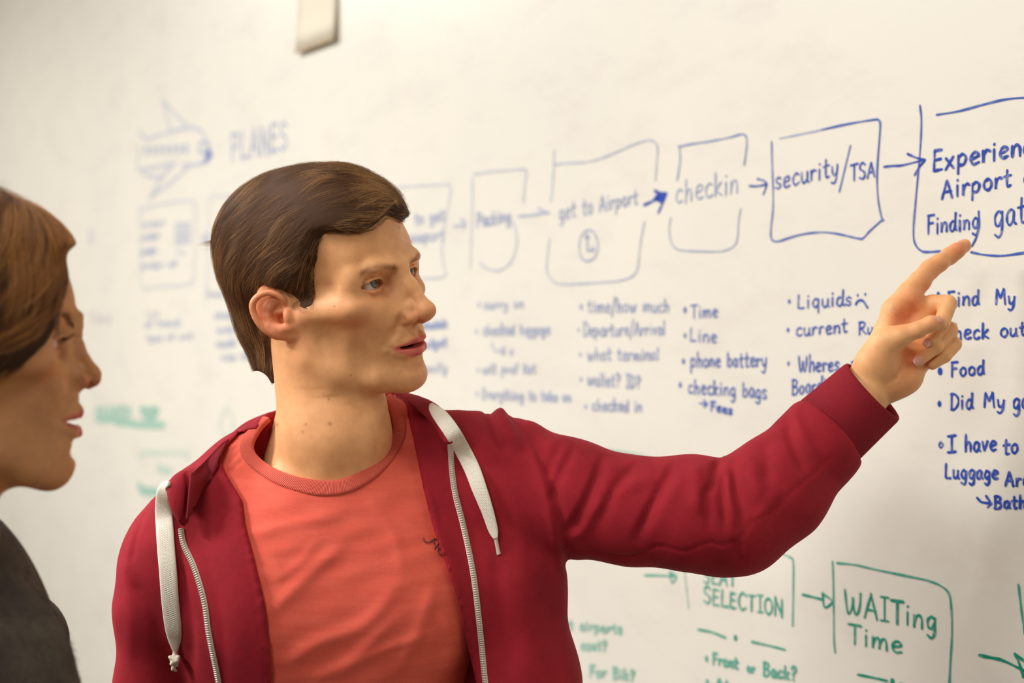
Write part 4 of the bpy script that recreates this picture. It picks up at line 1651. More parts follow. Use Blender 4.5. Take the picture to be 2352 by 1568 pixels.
def man_clothes(parent):
    # ---- shirt
    v, f, SV = build_shirt()
    v, f = compact(v, f)
    shirt = mesh_obj('shirt', v, f, MAT_SHIRT, parent)
    # ribbed collar band: follows the neckline, thick rolled edge
    nl = catmull(NECK_IN, 6)
    p0, n0 = surf_hit(SV, nl)
    wmm = np.interp(np.linspace(0, 1, len(nl)), [0, .12, .5, .85, 1], [7, 14, 16, 14, 10])
    # outward direction in the picture plane = away from the neck centre
    ctr = np.array([770, 985.0])
    dirs = nl - ctr
    dirs /= np.linalg.norm(dirs, axis=1, keepdims=True)
    rows = []
    for k, fr in enumerate((0.0, 0.0, 0.03, 0.2, 0.4, 0.6, 0.8, 0.97, 1.0)):
        q = nl + dirs * (wmm * fr / 0.444)[:, None]
        pq, nq = surf_hit(SV, q)
        lift = (-3.0, 0.6, 1.5, 1.9, 2.0, 2.0, 1.9, 1.5, -0.5)[k]
        rows.append(pq + nq * lift)
    rows = np.array(rows)
    m = len(nl)
    cv = rows.reshape(-1, 3)
    cf = [[k * m + i, k * m + i + 1, (k + 1) * m + i + 1, (k + 1) * m + i] for k in range(len(rows) - 1) for i in range(m - 1)]
    collar = mesh_obj('collar', cv, np.array(cf), MAT_SHIRT_RIB, shirt)
    add_uv(collar, [(i / 3.0 * 2.2, k) for k in range(len(rows)) for i in range(m)])
    # small outline emblem, mostly hidden by the jacket
    em = [[CZ(*q) for q in pl] for pl in (
        ((1598, 830), (1604, 846), (1618, 854), (1636, 848), (1652, 836), (1668, 842), (1672, 860), (1660, 876), (1654, 888)),
        ((1668, 842), (1684, 858), (1696, 872), (1690, 890), (1676, 882), (1664, 872)),
        ((1676, 882), (1672, 900), (1686, 916), (1700, 912)), ((1690, 890), (1704, 900)), ((1652, 836), (1648, 850), (1656, 862)))]
    evs, efs, o = [], [], 0
    for pl in em:
        cp_ = catmull(pl, 5)
        a, nn = surf_hit(SV, cp_)
        sv_, sf_ = strip(a + nn * 0.9, nn, 0.75, 0.35, nu=3)
        evs.append(sv_)
        efs += [[i + o for i in q] for q in sf_]
        o += len(sv_)
    mesh_obj('emblem', np.vstack(evs), efs, material('emblem_print', srgb(134, 74, 70), 0.8, 0.2), shirt)

    # ---- jacket
    JV = build_jacket()
    v, f = JV.mesh()
    v = relax(v, f, 3)
    n = vnormals(v, f)
    for pl, w, a, s in FOLDS:
        v = brush(v, n, [AZ(*q) for q in pl], w, a * 1.35, s)
    v = brush(v, n, [AZ(*q) for q in SEAM], 3.2, -1.3, taper=False)
    v = brush(v, n, [AZ(q[0] - 8, q[1]) for q in ARMHOLE], 12, 3.4, taper=False)
    v = brush(v, n, [AZ(q[0] + 26, q[1]) for q in ARMHOLE], 14, -5.5, taper=False)
    body = [([(400, 1260), (430, 1400), (440, 1568)], 14, -4.5), ([(300, 1330), (340, 1390), (380, 1470)], 16, -2.0), ([(290, 1290), (300, 1400), (296, 1568)], 16, 1.5),
            ([(520, 1120), (540, 1300), (560, 1568)], 30, 2.0), ([(1180, 1100), (1200, 1300), (1230, 1568)], 26, 2.2), ([(1140, 1250), (1150, 1400), (1180, 1568)], 20, -2.4),
            ([(1260, 1250), (1270, 1400), (1300, 1568)], 20, -2.0), ([(455, 1210), (500, 1400), (520, 1568)], 12, -1.5), ([(1110, 1080), (1150, 1150), (1180, 1260)], 18, -2.0),
            ([(330, 1180), (300, 1260), (290, 1330)], 12, 2), ([(345, 1150), (312, 1230), (300, 1300)], 7, -1.6), ([(1055, 940), (1100, 1000), (1150, 1100)], 16, -2)]
    for pl, w, a in body:
        v = brush(v, n, pl, w, a)
    v = brush(v, n, [(1112, 925), (1125, 955), (1140, 1000), (1160, 1050)], 9, -5.0)
    v = brush(v, n, [(1138, 930), (1160, 970), (1190, 1040)], 12, 4.0)
    v = brush(v, n, [(1180, 955), (1200, 1000), (1215, 1060)], 9, -3.0)
    # facing stitch lines
    for pl in ([CZ(660, 650), CZ(668, 760), CZ(700, 960), CZ(750, 1180), CZ(785, 1400), CZ(800, 1568)], [CZ(1590, 400), CZ(1650, 600), CZ(1700, 760)]):
        v = brush(v, n, pl, 2.4, -0.9, taper=False)
    jacket = mesh_obj('hooded_jacket', v, f, MAT_HOOD, parent)

    # cuff: ribbed band with an open end, wider than the wrist
    ax0, ax1 = BP(1868, 1022, 1474), BP(2005, 898, 1486)
    axis_ = (ax1 - ax0) / np.linalg.norm(ax1 - ax0)
    L = np.linalg.norm(ax1 - ax0)
    s_ = np.cross(axis_, [0, 1.0, 0])
    s_ /= np.linalg.norm(s_)
    d_ = np.cross(axis_, s_)
    if s_[2] < 0:
        s_ = -s_
    dsg = 1.0 if d_[1] > 0 else -1.0
    prof = [(0.0, 33), (0.04, 39.5), (0.10, 42.5), (0.25, 43), (0.5, 42), (0.8, 41), (0.96, 40.5), (1.0, 39.5), (1.01, 38), (0.97, 36.8), (0.7, 36.5), (0.3, 36), (0.05, 34)]
    nu = 132
    cv, uv = [], []
    for k, (t, r) in enumerate(prof):
        for j in range(nu):
            a = 2 * math.pi * j / nu
            rib = 0.45 * (1 if j % 2 else -1) * (0.3 < k < 12)
            skew = 15.0 * math.sin(a) * dsg - 3.0 * math.cos(a)
            cv.append(ax0 + axis_ * (L * t + skew * (t if t > 0 else 0)) + s_ * ((r + rib) * math.cos(a) * 0.985) + d_ * ((r + rib) * math.sin(a) * 0.9))
            uv.append((j / 2.0, t))
    cf = [[k * nu + j, (k + 1) * nu + j, (k + 1) * nu + (j + 1) % nu, k * nu + (j + 1) % nu] for k in range(len(prof) - 1) for j in range(nu)]
    mesh_obj('cuff', np.array(cv), np.array(cf), MAT_RIB, jacket)

    # ---- hood lying behind the neck: a rolled fold of cloth running from one zip top round the back to the other
    HD = hood_rings(jacket, JV)

    # ---- zips
    zl = catmull([CZ(*q) for q in ((370, 790), (375, 830), (390, 880), (440, 985), (490, 1150), (515, 1320), (565, 1568), (600, 1800), (620, 2300))], 10)
    zr = catmull([CZ(*q) for q in ((1738, 360), (1742, 420), (1750, 520), (1765, 620), (1800, 760), (1850, 1000), (1882, 1250), (1918, 1568), (1950, 1900), (1990, 2300))], 10)
    for z in (zl, zr):
        a, nn = surf_hit(JV, z, back=-1.0)
        a = a + nn * 2.6
        sv_, sf_ = strip(a - nn * 1.4, nn, 3.0, 1.5)
        tape = mesh_obj('zip_tape', sv_, sf_, MAT_CORD, jacket)
        seg = np.linalg.norm(np.diff(a, axis=0), axis=1)
        cum = np.concatenate([[0], np.cumsum(seg)])
        m = int(cum[-1] / 2.3)
        tt = np.linspace(0, cum[-1], m)
        pp = np.stack([np.interp(tt, cum, a[:, i]) for i in range(3)], 1)
        nv = np.stack([np.interp(tt, cum, nn[:, i]) for i in range(3)], 1)
        tg = np.gradient(pp, axis=0)
        tg /= np.linalg.norm(tg, axis=1, keepdims=True)
        sd = np.cross(tg, nv)
        tv, tf = [], []
        for i in range(m):
            o = len(tv)
            for dz in (-0.6, 1.0):
                for (x, y) in ((-1, -1), (1, -1), (1, 1), (-1, 1)):
                    tv.append(pp[i] + sd[i] * (x * 2.3) + tg[i] * (y * 0.62) + nv[i] * dz)
            tf += [[o + 4, o + 5, o + 6, o + 7], [o, o + 1, o + 5, o + 4], [o + 1, o + 2, o + 6, o + 5], [o + 2, o + 3, o + 7, o + 6], [o + 3, o, o + 4, o + 7]]
        te = mesh_obj('zip_teeth', np.array(tv), np.array(tf), MAT_ZIP, jacket, smooth=False)
        te['kind'] = 'stuff'

    # ---- drawstrings
    cl = [((308, 556), 4), ((290, 566), 12), ((280, 600), 17), ((278, 680), 19), ((284, 780), 19.5), ((292, 900), 19.5), ((301, 1000), 19.5), ((312, 1150), 19.5), ((328, 1290), 19), ((334, 1350), 15), ((336, 1392), 8), ((336, 1408), 4)]
    cr = [((1640, 152), 5), ((1655, 175), 12), ((1690, 215), 17), ((1745, 290), 18), ((1800, 385), 18), ((1848, 480), 18), ((1885, 580), 17), ((1925, 690), 14), ((1955, 790), 11), ((1968, 835), 5)]
    for side, c in ((0, cl), (1, cr)):
        px = catmull([CZ(*q) for q, _ in c], 5)
        hw = catmull(np.array([[w, w] for _, w in c], float), 5)[:, 0] * 0.5 * 1.95 * 0.444 / 2.215 * 2.1 / 2
        hw = catmull(np.array([[w, w] for _, w in c], float), 5)[:, 0] / 2.215 * 0.444 * 2.25
        a, nn = surf_hit(JV, px, lo=1240, back=-0.5)
        ah, nh = surf_hit(HD, px, lo=1240)
        on = (np.abs(HD.sample(ah)) < 2.5) & (project(ah)[2] < project(a)[2])
        a = np.where(on[:, None], ah, a)
        k = np.ones(7) / 7
        ap = np.pad(a, ((3, 3), (0, 0)), 'edge')
        off = np.linspace(7, 4.5, len(a))[:, None]
        dep = np.convolve(np.pad(project(a)[2] - 6.0, (3, 3), 'edge'), k, 'valid')
        dep = np.minimum(dep, project(a)[2] - 3.5)
        a = P(px[:, 0], px[:, 1], dep)
        nn = np.tile(np.array([0, -1, 0.15]), (len(a), 1)) * 0.8 + nn * 0.2
        sv_, sf_ = strip(a, nn, hw, 1.7)
        cord = mesh_obj('drawstring', sv_, sf_, MAT_BRAID, jacket)
        mm = 12
        add_uv(cord, [((j % mm), i * 1.0) for i in range(len(a)) for j in range(mm)] + [(0, 0), (0, 0)])
        cord['label'] = 'cream flat drawstring with a knotted end' if side == 0 else 'cream flat drawstring with a tapered tip'
        end = a[-1]
        if side == 0:
            kv = Vol(axis((end[0] - 12, .8), end[0] + 12), axis((end[1] - 12, .8), end[1] + 12), axis((end[2] - 24, .8), end[2] + 8))
            kc = end + np.array([0, -0.5, -8])
            kv.ell(kc, (5.2, 4.2, 5.2), k=0)
            kv.chain([kc + (-4, -3, 3), kc + (3, -4.5, 0), kc + (2, -2, -5)], [2, 2.2, 2], k=1.2)
            kv.chain([kc + (4, -2, 3), kc + (-2, -4.5, -3)], [2, 2.2], k=1.2)
            kv.chain([kc + (0, 0, -3), kc + (-1.5, -1, -9), kc + (1.5, -1, -11)], [2.4, 2.0, 1.2], k=1)
            kv.cap(kc, end, 2.2, 2.2, k=2)
            q, fq = kv.mesh()
        else:
            pe = [BP(*CZ(1966, 832), 0) * 0]
            p1, p2 = end, P(*CZ(1984, 912), project(end)[2] + 2)
            q, fq = tube([p1, (p1 + p2) / 2, p2], [2.0, 1.9, 2.2], nu=10, n=3)
        knot = mesh_obj('cord_end', q, fq, MAT_CORD, jacket)
    # eyelets where the cords leave the hood
    for pt in ((300, 560), (1642, 160)):
        a, nn = surf_hit(JV, [CZ(*pt)], lo=1240)
    return jacket


MAT_SHIRT_RIB = fabric('coral_rib', srgb(232, 106, 88), srgb(222, 95, 78), rib='uv')
MAT_KNIT = fabric('maroon_knit', srgb(160, 42, 54), srgb(136, 31, 44), rib='uv')
MAT_BRAID = fabric('cream_braid', srgb(250, 244, 228), srgb(240, 232, 214), sheen=0.1)


def braid_bump(m):
    uvn = node(m, 'ShaderNodeUVMap')
    out = []
    for rz in (0.8, -0.8):
        mp = node(m, 'ShaderNodeMapping')
        mp.inputs['Rotation'].default_value = (0, 0, rz)
        mp.inputs['Scale'].default_value = (1.1, 1.7, 1)
        w = node(m, 'ShaderNodeTexWave')
        w.inputs['Scale'].default_value = 0.75
        link(m, uvn.outputs['UV'], mp.inputs['Vector'])
        link(m, mp.outputs['Vector'], w.inputs['Vector'])
        out.append(w.outputs['Fac'])
    mm = node(m, 'ShaderNodeMath', operation='MULTIPLY')
    link(m, out[0], mm.inputs[0])
    link(m, out[1], mm.inputs[1])
    b = bump(m, mm.outputs[0], 0.45, 0.0008)
    link(m, b.outputs['Normal'], BS(m).inputs['Normal'])


braid_bump(MAT_BRAID)


def add_uv(o, vals):
    me = o.data
    uv = me.uv_layers.new(name='UVMap')
    idx = np.zeros(len(me.loops), np.int32)
    me.loops.foreach_get('vertex_index', idx)
    uv.data.foreach_set('uv', np.array(vals, np.float32)[idx].ravel())


def hood_rings(jacket, JV):
    # left visible wing: outer fold edge and ribbed lining; right: band along the neck; both meet behind the neck
    V = Vol(axis((-400, 2.6), 30), axis((1360, 2.8), 1600), axis((1360, 2.4), 1640))
    L = [BP(*CZ(385, 760), 1392), BP(*CZ(360, 640), 1396), BP(*CZ(372, 560), 1408), BP(*CZ(450, 530), 1440), BP(*CZ(560, 425), 1480), BP(*CZ(640, 360), 1515), BP(*CZ(760, 290), 1548),
         BP(*CZ(1000, 250), 1565), BP(*CZ(1250, 215), 1560), BP(*CZ(1430, 137), 1530), BP(*CZ(1560, 152), 1495), BP(*CZ(1650, 196), 1458), BP(*CZ(1700, 268), 1436), BP(*CZ(1738, 338), 1420)]
    R = [3, 7, 9, 9, 8, 9, 13, 20, 18, 9, 7.5, 7, 6, 3]
    pts = catmull(L, 4)
    rad = catmull(np.array(R, float)[:, None].repeat(3, 1), 4)[:, 0]
    for i in range(len(pts) - 1):
        V.cap(pts[i], pts[i + 1], rad[i], rad[i + 1], k=9, pad=30)
    # bulk of the hood behind
    V.ell(BP(820, 1080, 1590), (110, 40, 60), k=30, pad=40)
    V.cap(BP(*CZ(290, 606), 1422), BP(*CZ(385, 552), 1430), 9, 10, k=12)
    V.cap(BP(*CZ(1640, 262), 1500), BP(*CZ(1540, 225), 1525), 12, 12, k=14)
    v, f = V.mesh()
    v = relax(v, f, 3)
    n = vnormals(v, f)
    v = brush(v, n, [CZ(400, 500), CZ(405, 600), CZ(385, 760)], 5, -3.0, taper=False)
    v = brush(v, n, [CZ(560, 440), CZ(520, 560), CZ(470, 660)], 5, -2.5, taper=False)
    v = brush(v, n, [CZ(1480, 110), CZ(1580, 200), CZ(1700, 330)], 4, -2.0, taper=False)
    hood = mesh_obj('hood', v, f, MAT_HOOD, jacket)
    # ribbed lining seen inside the left wing
    A = catmull([CZ(*q) for q in ((412, 505), (470, 452), (530, 398), (575, 352), (612, 330))], 8)
    Bq = catmull([CZ(*q) for q in ((392, 740), (425, 680), (470, 600), (520, 520), (552, 456))], 8)
    nrow = 14
    H = []
    for k in range(nrow + 1):
        t = k / nrow
        q = A * (1 - t) + Bq * t
        h1, n1 = surf_hit(V, q)
        h2, n2 = surf_hit(JV, q)
        d1 = np.where(np.abs(V.sample(h1)) < 2, project(h1)[2], 9999)
        d2 = np.where(np.abs(JV.sample(h2)) < 3, project(h2)[2], 9999)
        dd = np.minimum(d1, d2)
        dd = np.where(dd > 5000, 1470, dd)
        H.append(dd)
    H = np.array(H)
    for _ in range(12):
        Hp = np.pad(H, 1, 'edge')
        H = np.minimum(H, (Hp[:-2, 1:-1] + Hp[2:, 1:-1] + Hp[1:-1, :-2] + Hp[1:-1, 2:]) / 4)
    rows = []
    for k in range(nrow + 1):
        t = k / nrow
        q = A * (1 - t) + Bq * t
        rows.append(P(q[:, 0], q[:, 1], H[k] - 2.0 - 1.5 * math.sin(math.pi * t)))
    m = len(A)
    rv = np.array(rows).reshape(-1, 3)
    rf = [[k * m + i, k * m + i + 1, (k + 1) * m + i + 1, (k + 1) * m + i] for k in range(nrow) for i in range(m - 1)]
    lin = mesh_obj('hood_lining', rv, np.array(rf), MAT_KNIT, jacket)
    add_uv(lin, [(k * 1.1 + 0.25 * math.sin(i * 0.9), i * .2) for k in range(nrow + 1) for i in range(m)])
    md = lin.modifiers.new('thickness', 'SOLIDIFY')
    md.thickness = 0.002
    return V
# ================================================================ handwriting: a single-stroke alphabet, drawn as thin ink ribbons on the board
# glyph box: x 0..w, y 0 (baseline) .. 1 (capital height); small letters reach .58, tails go to -.38
G = {
 'A': (.62, [[(0, 0), (.14, .5), (.3, 1), (.3, 1), (.44, .5), (.58, 0)], [(.08, .36), (.52, .36)]]),
 'B': (.58, [[(.05, 0), (.06, 1)], [(.0, .98), (.35, .97), (.46, .78), (.3, .56), (.08, .52), (.4, .48), (.52, .24), (.34, .0), (.02, .02)]]),
 'C': (.56, [[(.5, .84), (.32, 1), (.08, .75), (.04, .35), (.22, 0), (.52, .14)]]),
 'D': (.6, [[(.06, 0), (.08, 1)], [(.0, .96), (.3, .95), (.54, .66), (.52, .3), (.28, .02), (.02, .0)]]),
 'E': (.5, [[(.42, .96), (.08, .98), (.08, .98), (.06, .5), (.04, .02), (.04, .02), (.44, .04)], [(.08, .52), (.38, .54)]]),
 'F': (.5, [[(.06, 0), (.08, .98)], [(.02, .96), (.46, .98)], [(.08, .54), (.38, .56)]]),
 'H': (.6, [[(.06, 0), (.06, 1)], [(.5, 0), (.5, 1)], [(.06, .5), (.5, .52)]]),
 'I': (.4, [[(.2, 0), (.2, 1)], [(.02, .98), (.38, 1)], [(.02, 0), (.38, .02)]]),
 'i1': (.2, [[(.1, 0), (.1, 1)]]),
 'L': (.5, [[(.08, 1), (.05, .5), (.05, .03), (.05, .03), (.46, .05)]]),
 'M': (.7, [[(.02, 0), (.08, 1), (.08, 1), (.3, .4), (.3, .4), (.52, 1), (.52, 1), (.62, 0)]]),
 'N': (.6, [[(.04, 0), (.06, 1), (.06, 1), (.5, .02), (.5, .02), (.52, 1)]]),
 'O': (.62, [[(.3, 1), (.06, .75), (.06, .25), (.3, 0), (.54, .25), (.54, .75), (.3, 1)]]),
 'P': (.54, [[(.05, 0), (.06, 1)], [(.0, .96), (.36, .96), (.48, .74), (.34, .5), (.06, .48)]]),
 'R': (.58, [[(.05, 0), (.06, 1)], [(.0, .96), (.36, .96), (.46, .74), (.32, .54), (.06, .5), (.2, .46), (.54, 0)]]),
 'S': (.54, [[(.46, .84), (.3, 1), (.08, .86), (.1, .62), (.36, .45), (.46, .22), (.28, .0), (.04, .12)]]),
 'T': (.56, [[(.28, 0), (.29, .97)], [(.0, .95), (.56, .98)]]),
 'W': (.84, [[(.02, 1), (.12, .2), (.22, .02), (.36, .3), (.4, .7), (.4, .7), (.46, .2), (.58, .02), (.72, .4), (.76, .96)]]),
 'a': (.5, [[(.42, .5), (.28, .6), (.08, .45), (.06, .16), (.2, 0), (.38, .2), (.42, .52), (.42, .52), (.42, .15), (.52, .02)]]),
 'b': (.5, [[(.08, 1), (.06, .5), (.06, .02), (.06, .02), (.12, .46), (.32, .58), (.46, .34), (.34, .04), (.08, .06)]]),
 'c': (.46, [[(.42, .48), (.28, .58), (.08, .42), (.07, .15), (.22, 0), (.44, .1)]]),
 'd': (.52, [[(.4, .48), (.24, .58), (.06, .38), (.08, .08), (.24, .0), (.4, .24), (.46, 1), (.46, 1), (.44, .2), (.52, .02)]]),
 'e': (.5, [[(.06, .28), (.26, .32), (.44, .42), (.34, .58), (.14, .52), (.05, .25), (.18, .02), (.46, .08)]]),
 'f': (.4, [[(.4, .9), (.26, 1), (.16, .8), (.14, 0)], [(.0, .5), (.34, .52)]]),
 'g': (.52, [[(.42, .48), (.26, .58), (.08, .4), (.1, .12), (.26, .04), (.42, .28), (.44, .54), (.44, .54), (.42, -.15), (.26, -.38), (.06, -.26)]]),
 'h': (.52, [[(.08, 1), (.06, 0), (.06, 0), (.12, .38), (.3, .56), (.42, .4), (.42, .0)]]),
 'i': (.24, [[(.1, .56), (.1, 0)], [(.11, .80), (.12, .84)]]),
 'k': (.5, [[(.08, 1), (.06, 0)], [(.42, .56), (.08, .24), (.08, .24), (.46, .0)]]),
 'l': (.22, [[(.1, 1), (.08, .4), (.1, 0)]]),
 'm': (.74, [[(.04, .54), (.04, 0), (.04, 0), (.12, .42), (.24, .55), (.33, .4), (.33, 0), (.33, 0), (.4, .42), (.54, .55), (.64, .38), (.66, 0)]]),
 'n': (.5, [[(.05, .54), (.05, 0), (.05, 0), (.12, .4), (.28, .56), (.42, .4), (.43, 0)]]),
 'o': (.5, [[(.26, .58), (.06, .42), (.08, .12), (.26, 0), (.43, .16), (.42, .44), (.26, .58)]]),
 'p': (.52, [[(.06, .54), (.04, -.36)], [(.05, .42), (.26, .58), (.44, .4), (.34, .08), (.06, .06)]]),
 'q': (.54, [[(.42, .48), (.26, .58), (.08, .4), (.1, .12), (.26, .02), (.42, .25), (.44, .54), (.44, .54), (.44, -.36)]]),
 'r': (.4, [[(.06, .54), (.06, 0), (.06, 0), (.12, .4), (.26, .56), (.4, .48)]]),
 's': (.42, [[(.38, .48), (.24, .58), (.08, .48), (.12, .32), (.32, .22), (.34, .06), (.2, 0), (.02, .08)]]),
 't': (.42, [[(.18, .9), (.16, .3), (.2, .02), (.38, .04)], [(.0, .56), (.4, .60)]]),
 'u': (.52, [[(.06, .56), (.07, .15), (.22, 0), (.4, .2), (.43, .56), (.43, .56), (.43, .1), (.52, .0)]]),
 'v': (.48, [[(.04, .56), (.2, .02), (.2, .02), (.42, .58)]]),
 'w': (.7, [[(.04, .56), (.12, .04), (.24, .1), (.33, .5), (.33, .5), (.4, .06), (.54, .08), (.64, .58)]]),
 'x': (.5, [[(.04, .56), (.44, 0)], [(.42, .58), (.02, -.02)]]),
 'y': (.5, [[(.05, .56), (.1, .16), (.26, .06), (.4, .3), (.44, .58), (.44, .58), (.36, -.1), (.2, -.38), (.02, -.3)]]),
 '8': (.5, [[(.4, .8), (.22, 1), (.08, .78), (.4, .3), (.24, 0), (.06, .24), (.4, .8)]]),
 'K': (.56, [[(.06, 0), (.06, 1)], [(.48, 1), (.08, .48), (.08, .48), (.52, 0)]]),
 '/': (.4, [[(.36, 1.15), (.02, -.3)]]),
 '?': (.46, [[(.06, .8), (.18, 1), (.4, .86), (.36, .62), (.2, .46), (.2, .24)], [(.2, .02), (.21, -.02)]]),
 '&': (.6, [[(.5, .0), (.1, .7), (.26, 1), (.36, .76), (.04, .26), (.22, 0), (.54, .4)]]),
 ' ': (.42, []),
}
BLUE, GREEN, VIOLET = srgb(16, 62, 168), srgb(0, 136, 108), srgb(96, 92, 170)
BOARDC = srgb(227, 222, 211)
INKS = {}


def ink(col, a):
    a = a * (0.80 if a < 0.55 else 1.0) + (0.2 * (a - 0.55) * -1 if 0.55 <= a < 0.7 else 0)
    key = (col, round(a, 2))
    if key not in INKS:
        c = tuple((col[i] ** .4545 * a + BOARDC[i] ** .4545 * (1 - a)) ** 2.2 for i in range(3))
        m = material('marker_ink', c, 0.45, 0.3)
        n = noise(m, 90, 4, 0.65)
        lite = tuple(c[i] * 0.72 + BOARDC[i] * 0.28 for i in range(3))
        dark = tuple(x * 0.88 for x in c)
        r = ramp(m, n.outputs['Fac'], [(0.36, dark), (0.52, c), (0.68, lite)])
        link(m, r.outputs['Color'], BS(m).inputs['Base Color'])
        INKS[key] = m
    return INKS[key]


class Ink:
    def __init__(s):
        s.v, s.f = [], []

    def stroke(s, pts_px, width=0.0026, n=5, seed=0):
        p = B2(catmull(pts_px, n) if len(pts_px) > 2 else np.array(pts_px, float))
        keep = [0]
        for i in range(1, len(p)):
            if np.linalg.norm(p[i] - p[keep[-1]]) > 0.0006:
                keep.append(i)
        p = p[keep]
        if len(p) == 1:
            p = np.array([p[0] - (0.0012, 0), p[0] + (0.0012, 0.0004)])
        t = np.gradient(p, axis=0)
        t /= np.maximum(np.linalg.norm(t, axis=1, keepdims=True), 1e-9)
        nrm = np.stack([-t[:, 1], t[:, 0]], 1)
        k = np.arange(len(p))
        w = width * 0.5 * (1 + 0.16 * np.sin(k * 0.9 + seed) + 0.1 * np.sin(k * 0.37 + seed * 2.1))
        # rounded ends
        ext = 0.35
        p = np.vstack([p[0] - t[0] * w[0] * .8, p, p[-1] + t[-1] * w[-1] * .8])
        nrm = np.vstack([nrm[0], nrm, nrm[-1]])
        w = np.concatenate([[w[0] * ext], w, [w[-1] * ext]])
        o = len(s.v)
        s.k = getattr(s, 'k', 0) + 1
        y = -0.0005 - 0.00006 * (s.k % 9)
        for a, m, ww in zip(p, nrm, w * 0.93):
            y -= 0.0000025
            s.v.append((a[0] + m[0] * ww, y, a[1] + m[1] * ww))
            s.v.append((a[0] - m[0] * ww, y, a[1] - m[1] * ww))
        for i in range(len(p) - 1):
            s.f.append([o + 2 * i, o + 2 * i + 1, o + 2 * i + 3, o + 2 * i + 2])

    def dot(s, u, v, r):
        c = B1(u, v)
        o = len(s.v)
        for j in range(12):
            a = 2 * math.pi * j / 12
            s.v.append((c[0] + r * 0.85 * math.cos(a), -0.0006, c[1] + r * 1.15 * math.sin(a)))
        s.f.append([o + j for j in range(12)])

    def fill(s, pts_px):
        p = B2(pts_px)
        o = len(s.v)
        for a in p:
            s.v.append((a[0], -0.0007, a[1]))
        s.f.append([o + j for j in range(len(p))])

    def text(s, txt, p0, p1, cap, width=0.0026, slant=0.0, caps_i=False, seed=1):
        p0, p1 = np.array(p0, float), np.array(p1, float)
        d = p1 - p0
        L = np.linalg.norm(d)
        e = d / L
        up_ = np.array([0.0, -1.0])
        gl = []
        x = 0.0
        r = random.Random(hash_s(txt) + seed)
        for ch in txt:
            w, st = G.get(ch, G['i1'] if ch == '|' else G[' '])
            gl.append((x, w, st))
            x += w + 0.12
        total = max(x - 0.12, .1)
        sx = L / total
        for gx, w, st in gl:
            dy, sc = r.uniform(-.03, .03), r.uniform(.94, 1.06)
            for pl in st:
                q = [p0 + e * ((gx + (a * sc) + slant * b * 0.5) * sx) + up_ * ((b * sc + dy) * cap) for a, b in pl]
                s.stroke(q, width, seed=gx * 3)

    def build(s, name, mat):
        return wobj(name, s.v, s.f, mat, board)


def hash_s(t):
    return sum((i + 1) * ord(c) for i, c in enumerate(t))


def words(txt, crop, p0, p1, cap, a=0.95, col=BLUE, width=0.0027, bullet=None, br=0.0028, **kw):
    """one written line, each word an object: crop = (ox, oy, scale) of the enlargement in which p0, p1 and cap were read"""
    q0, q1 = (np.array(q) for q in Z(*crop, [p0, p1]))
    adv = [0.0]
    for ch in txt:
        adv.append(adv[-1] + G.get(ch, G[' '])[0] + 0.12)
    tot = adv[-1] - 0.12
    i = 0
    for wd in txt.split(' '):
        if not wd:
            i += 1
            continue
        k = Ink()
        t0, t1 = adv[i] / tot, (adv[i + len(wd)] - 0.12) / tot
        k.text(wd, q0 + (q1 - q0) * t0, q0 + (q1 - q0) * t1, cap / crop[2], width, **kw)
        k.build('handwritten_word', ink(col, a))
        i += len(wd) + 1
    if bullet:
        (u, v), = Z(*crop, [bullet])
        k = Ink()
        k.dot(u, v, br)
        k.build('bullet_dot', ink(col, a))


def drawn(name, crop, strokes, a=0.95, col=BLUE, width=0.0026, dots=(), fills=(), br=0.003):
    k = Ink()
    for i, st in enumerate(strokes):
        k.stroke(Z(*crop, st), width, seed=i)
    for u, v in dots:
        (x, y), = Z(*crop, [(u, v)])
        k.dot(x, y, br)
    for f in fills:
        k.fill(Z(*crop, f))
    return k.build(name, ink(col, a))


C2, C3, C4, C5, C6, C7, C8 = (1480, 220, 2.697), (1780, 620, 2.703), (1040, 600, 2.735), (1280, 1200, 2.194), (280, 200, 2.3756), (180, 880, 4.9), (860, 300, 3.36)

# --- upper flow chart, from the right
drawn('drawn_box', C2, [[(1708, 60), (1717, 150), (1712, 300), (1700, 450), (1682, 650), (1668, 830), (1678, 915), (1720, 962), (1780, 966), (1835, 961)],
                        [(2025, 968), (2110, 985), (2220, 990), (2352, 972), (2600, 930)], [(1812, 118), (1950, 95), (2100, 55), (2240, 22), (2400, 8)],
                        [(2072, 715), (2074, 800), (2060, 870), (2030, 932)]], 0.85, width=0.0028)
words('Experience', C2, (1790, 468), (2480, 345), 125, 1.0, width=0.0037)
words('Airport &', C2, (1845, 640), (2420, 530), 118, 1.0, width=0.0035)
words('Finding', C2, (1755, 858), (2075, 818), 110, 0.98, width=0.003)
words('gate', C2, (2165, 815), (2440, 775), 165, 0.95, width=0.003)
drawn('drawn_arrow', C2, [[(1485, 440), (1540, 434), (1600, 430), (1740, 395)], [(1632, 360), (1690, 385), (1742, 396), (1742, 396), (1705, 440), (1676, 490)]], 1.0, width=0.003)
drawn('drawn_box', C2, [[(790, 285), (792, 400), (798, 560), (798, 700), (785, 830), (787, 880), (800, 897), (835, 900), (960, 862), (1090, 845), (1200, 855), (1330, 884), (1360, 878), (1400, 835), (1475, 768), (1475, 768), (1452, 660), (1443, 480), (1462, 200), (1455, 155), (1430, 147), (1260, 175), (1100, 210)]], 0.82, width=0.0027)
drawn('drawn_box', C2, [[(1100, 210), (1000, 232), (900, 252), (840, 264)]], 0.4, width=0.0026)
words('security', C2, (812, 582), (1205, 490), 120, 0.92, width=0.003)
words('/', C2, (1205, 545), (1290, 500), 180, 0.75, width=0.0026)
words('TSA', C2, (1278, 532), (1432, 500), 100, 0.9, width=0.003)
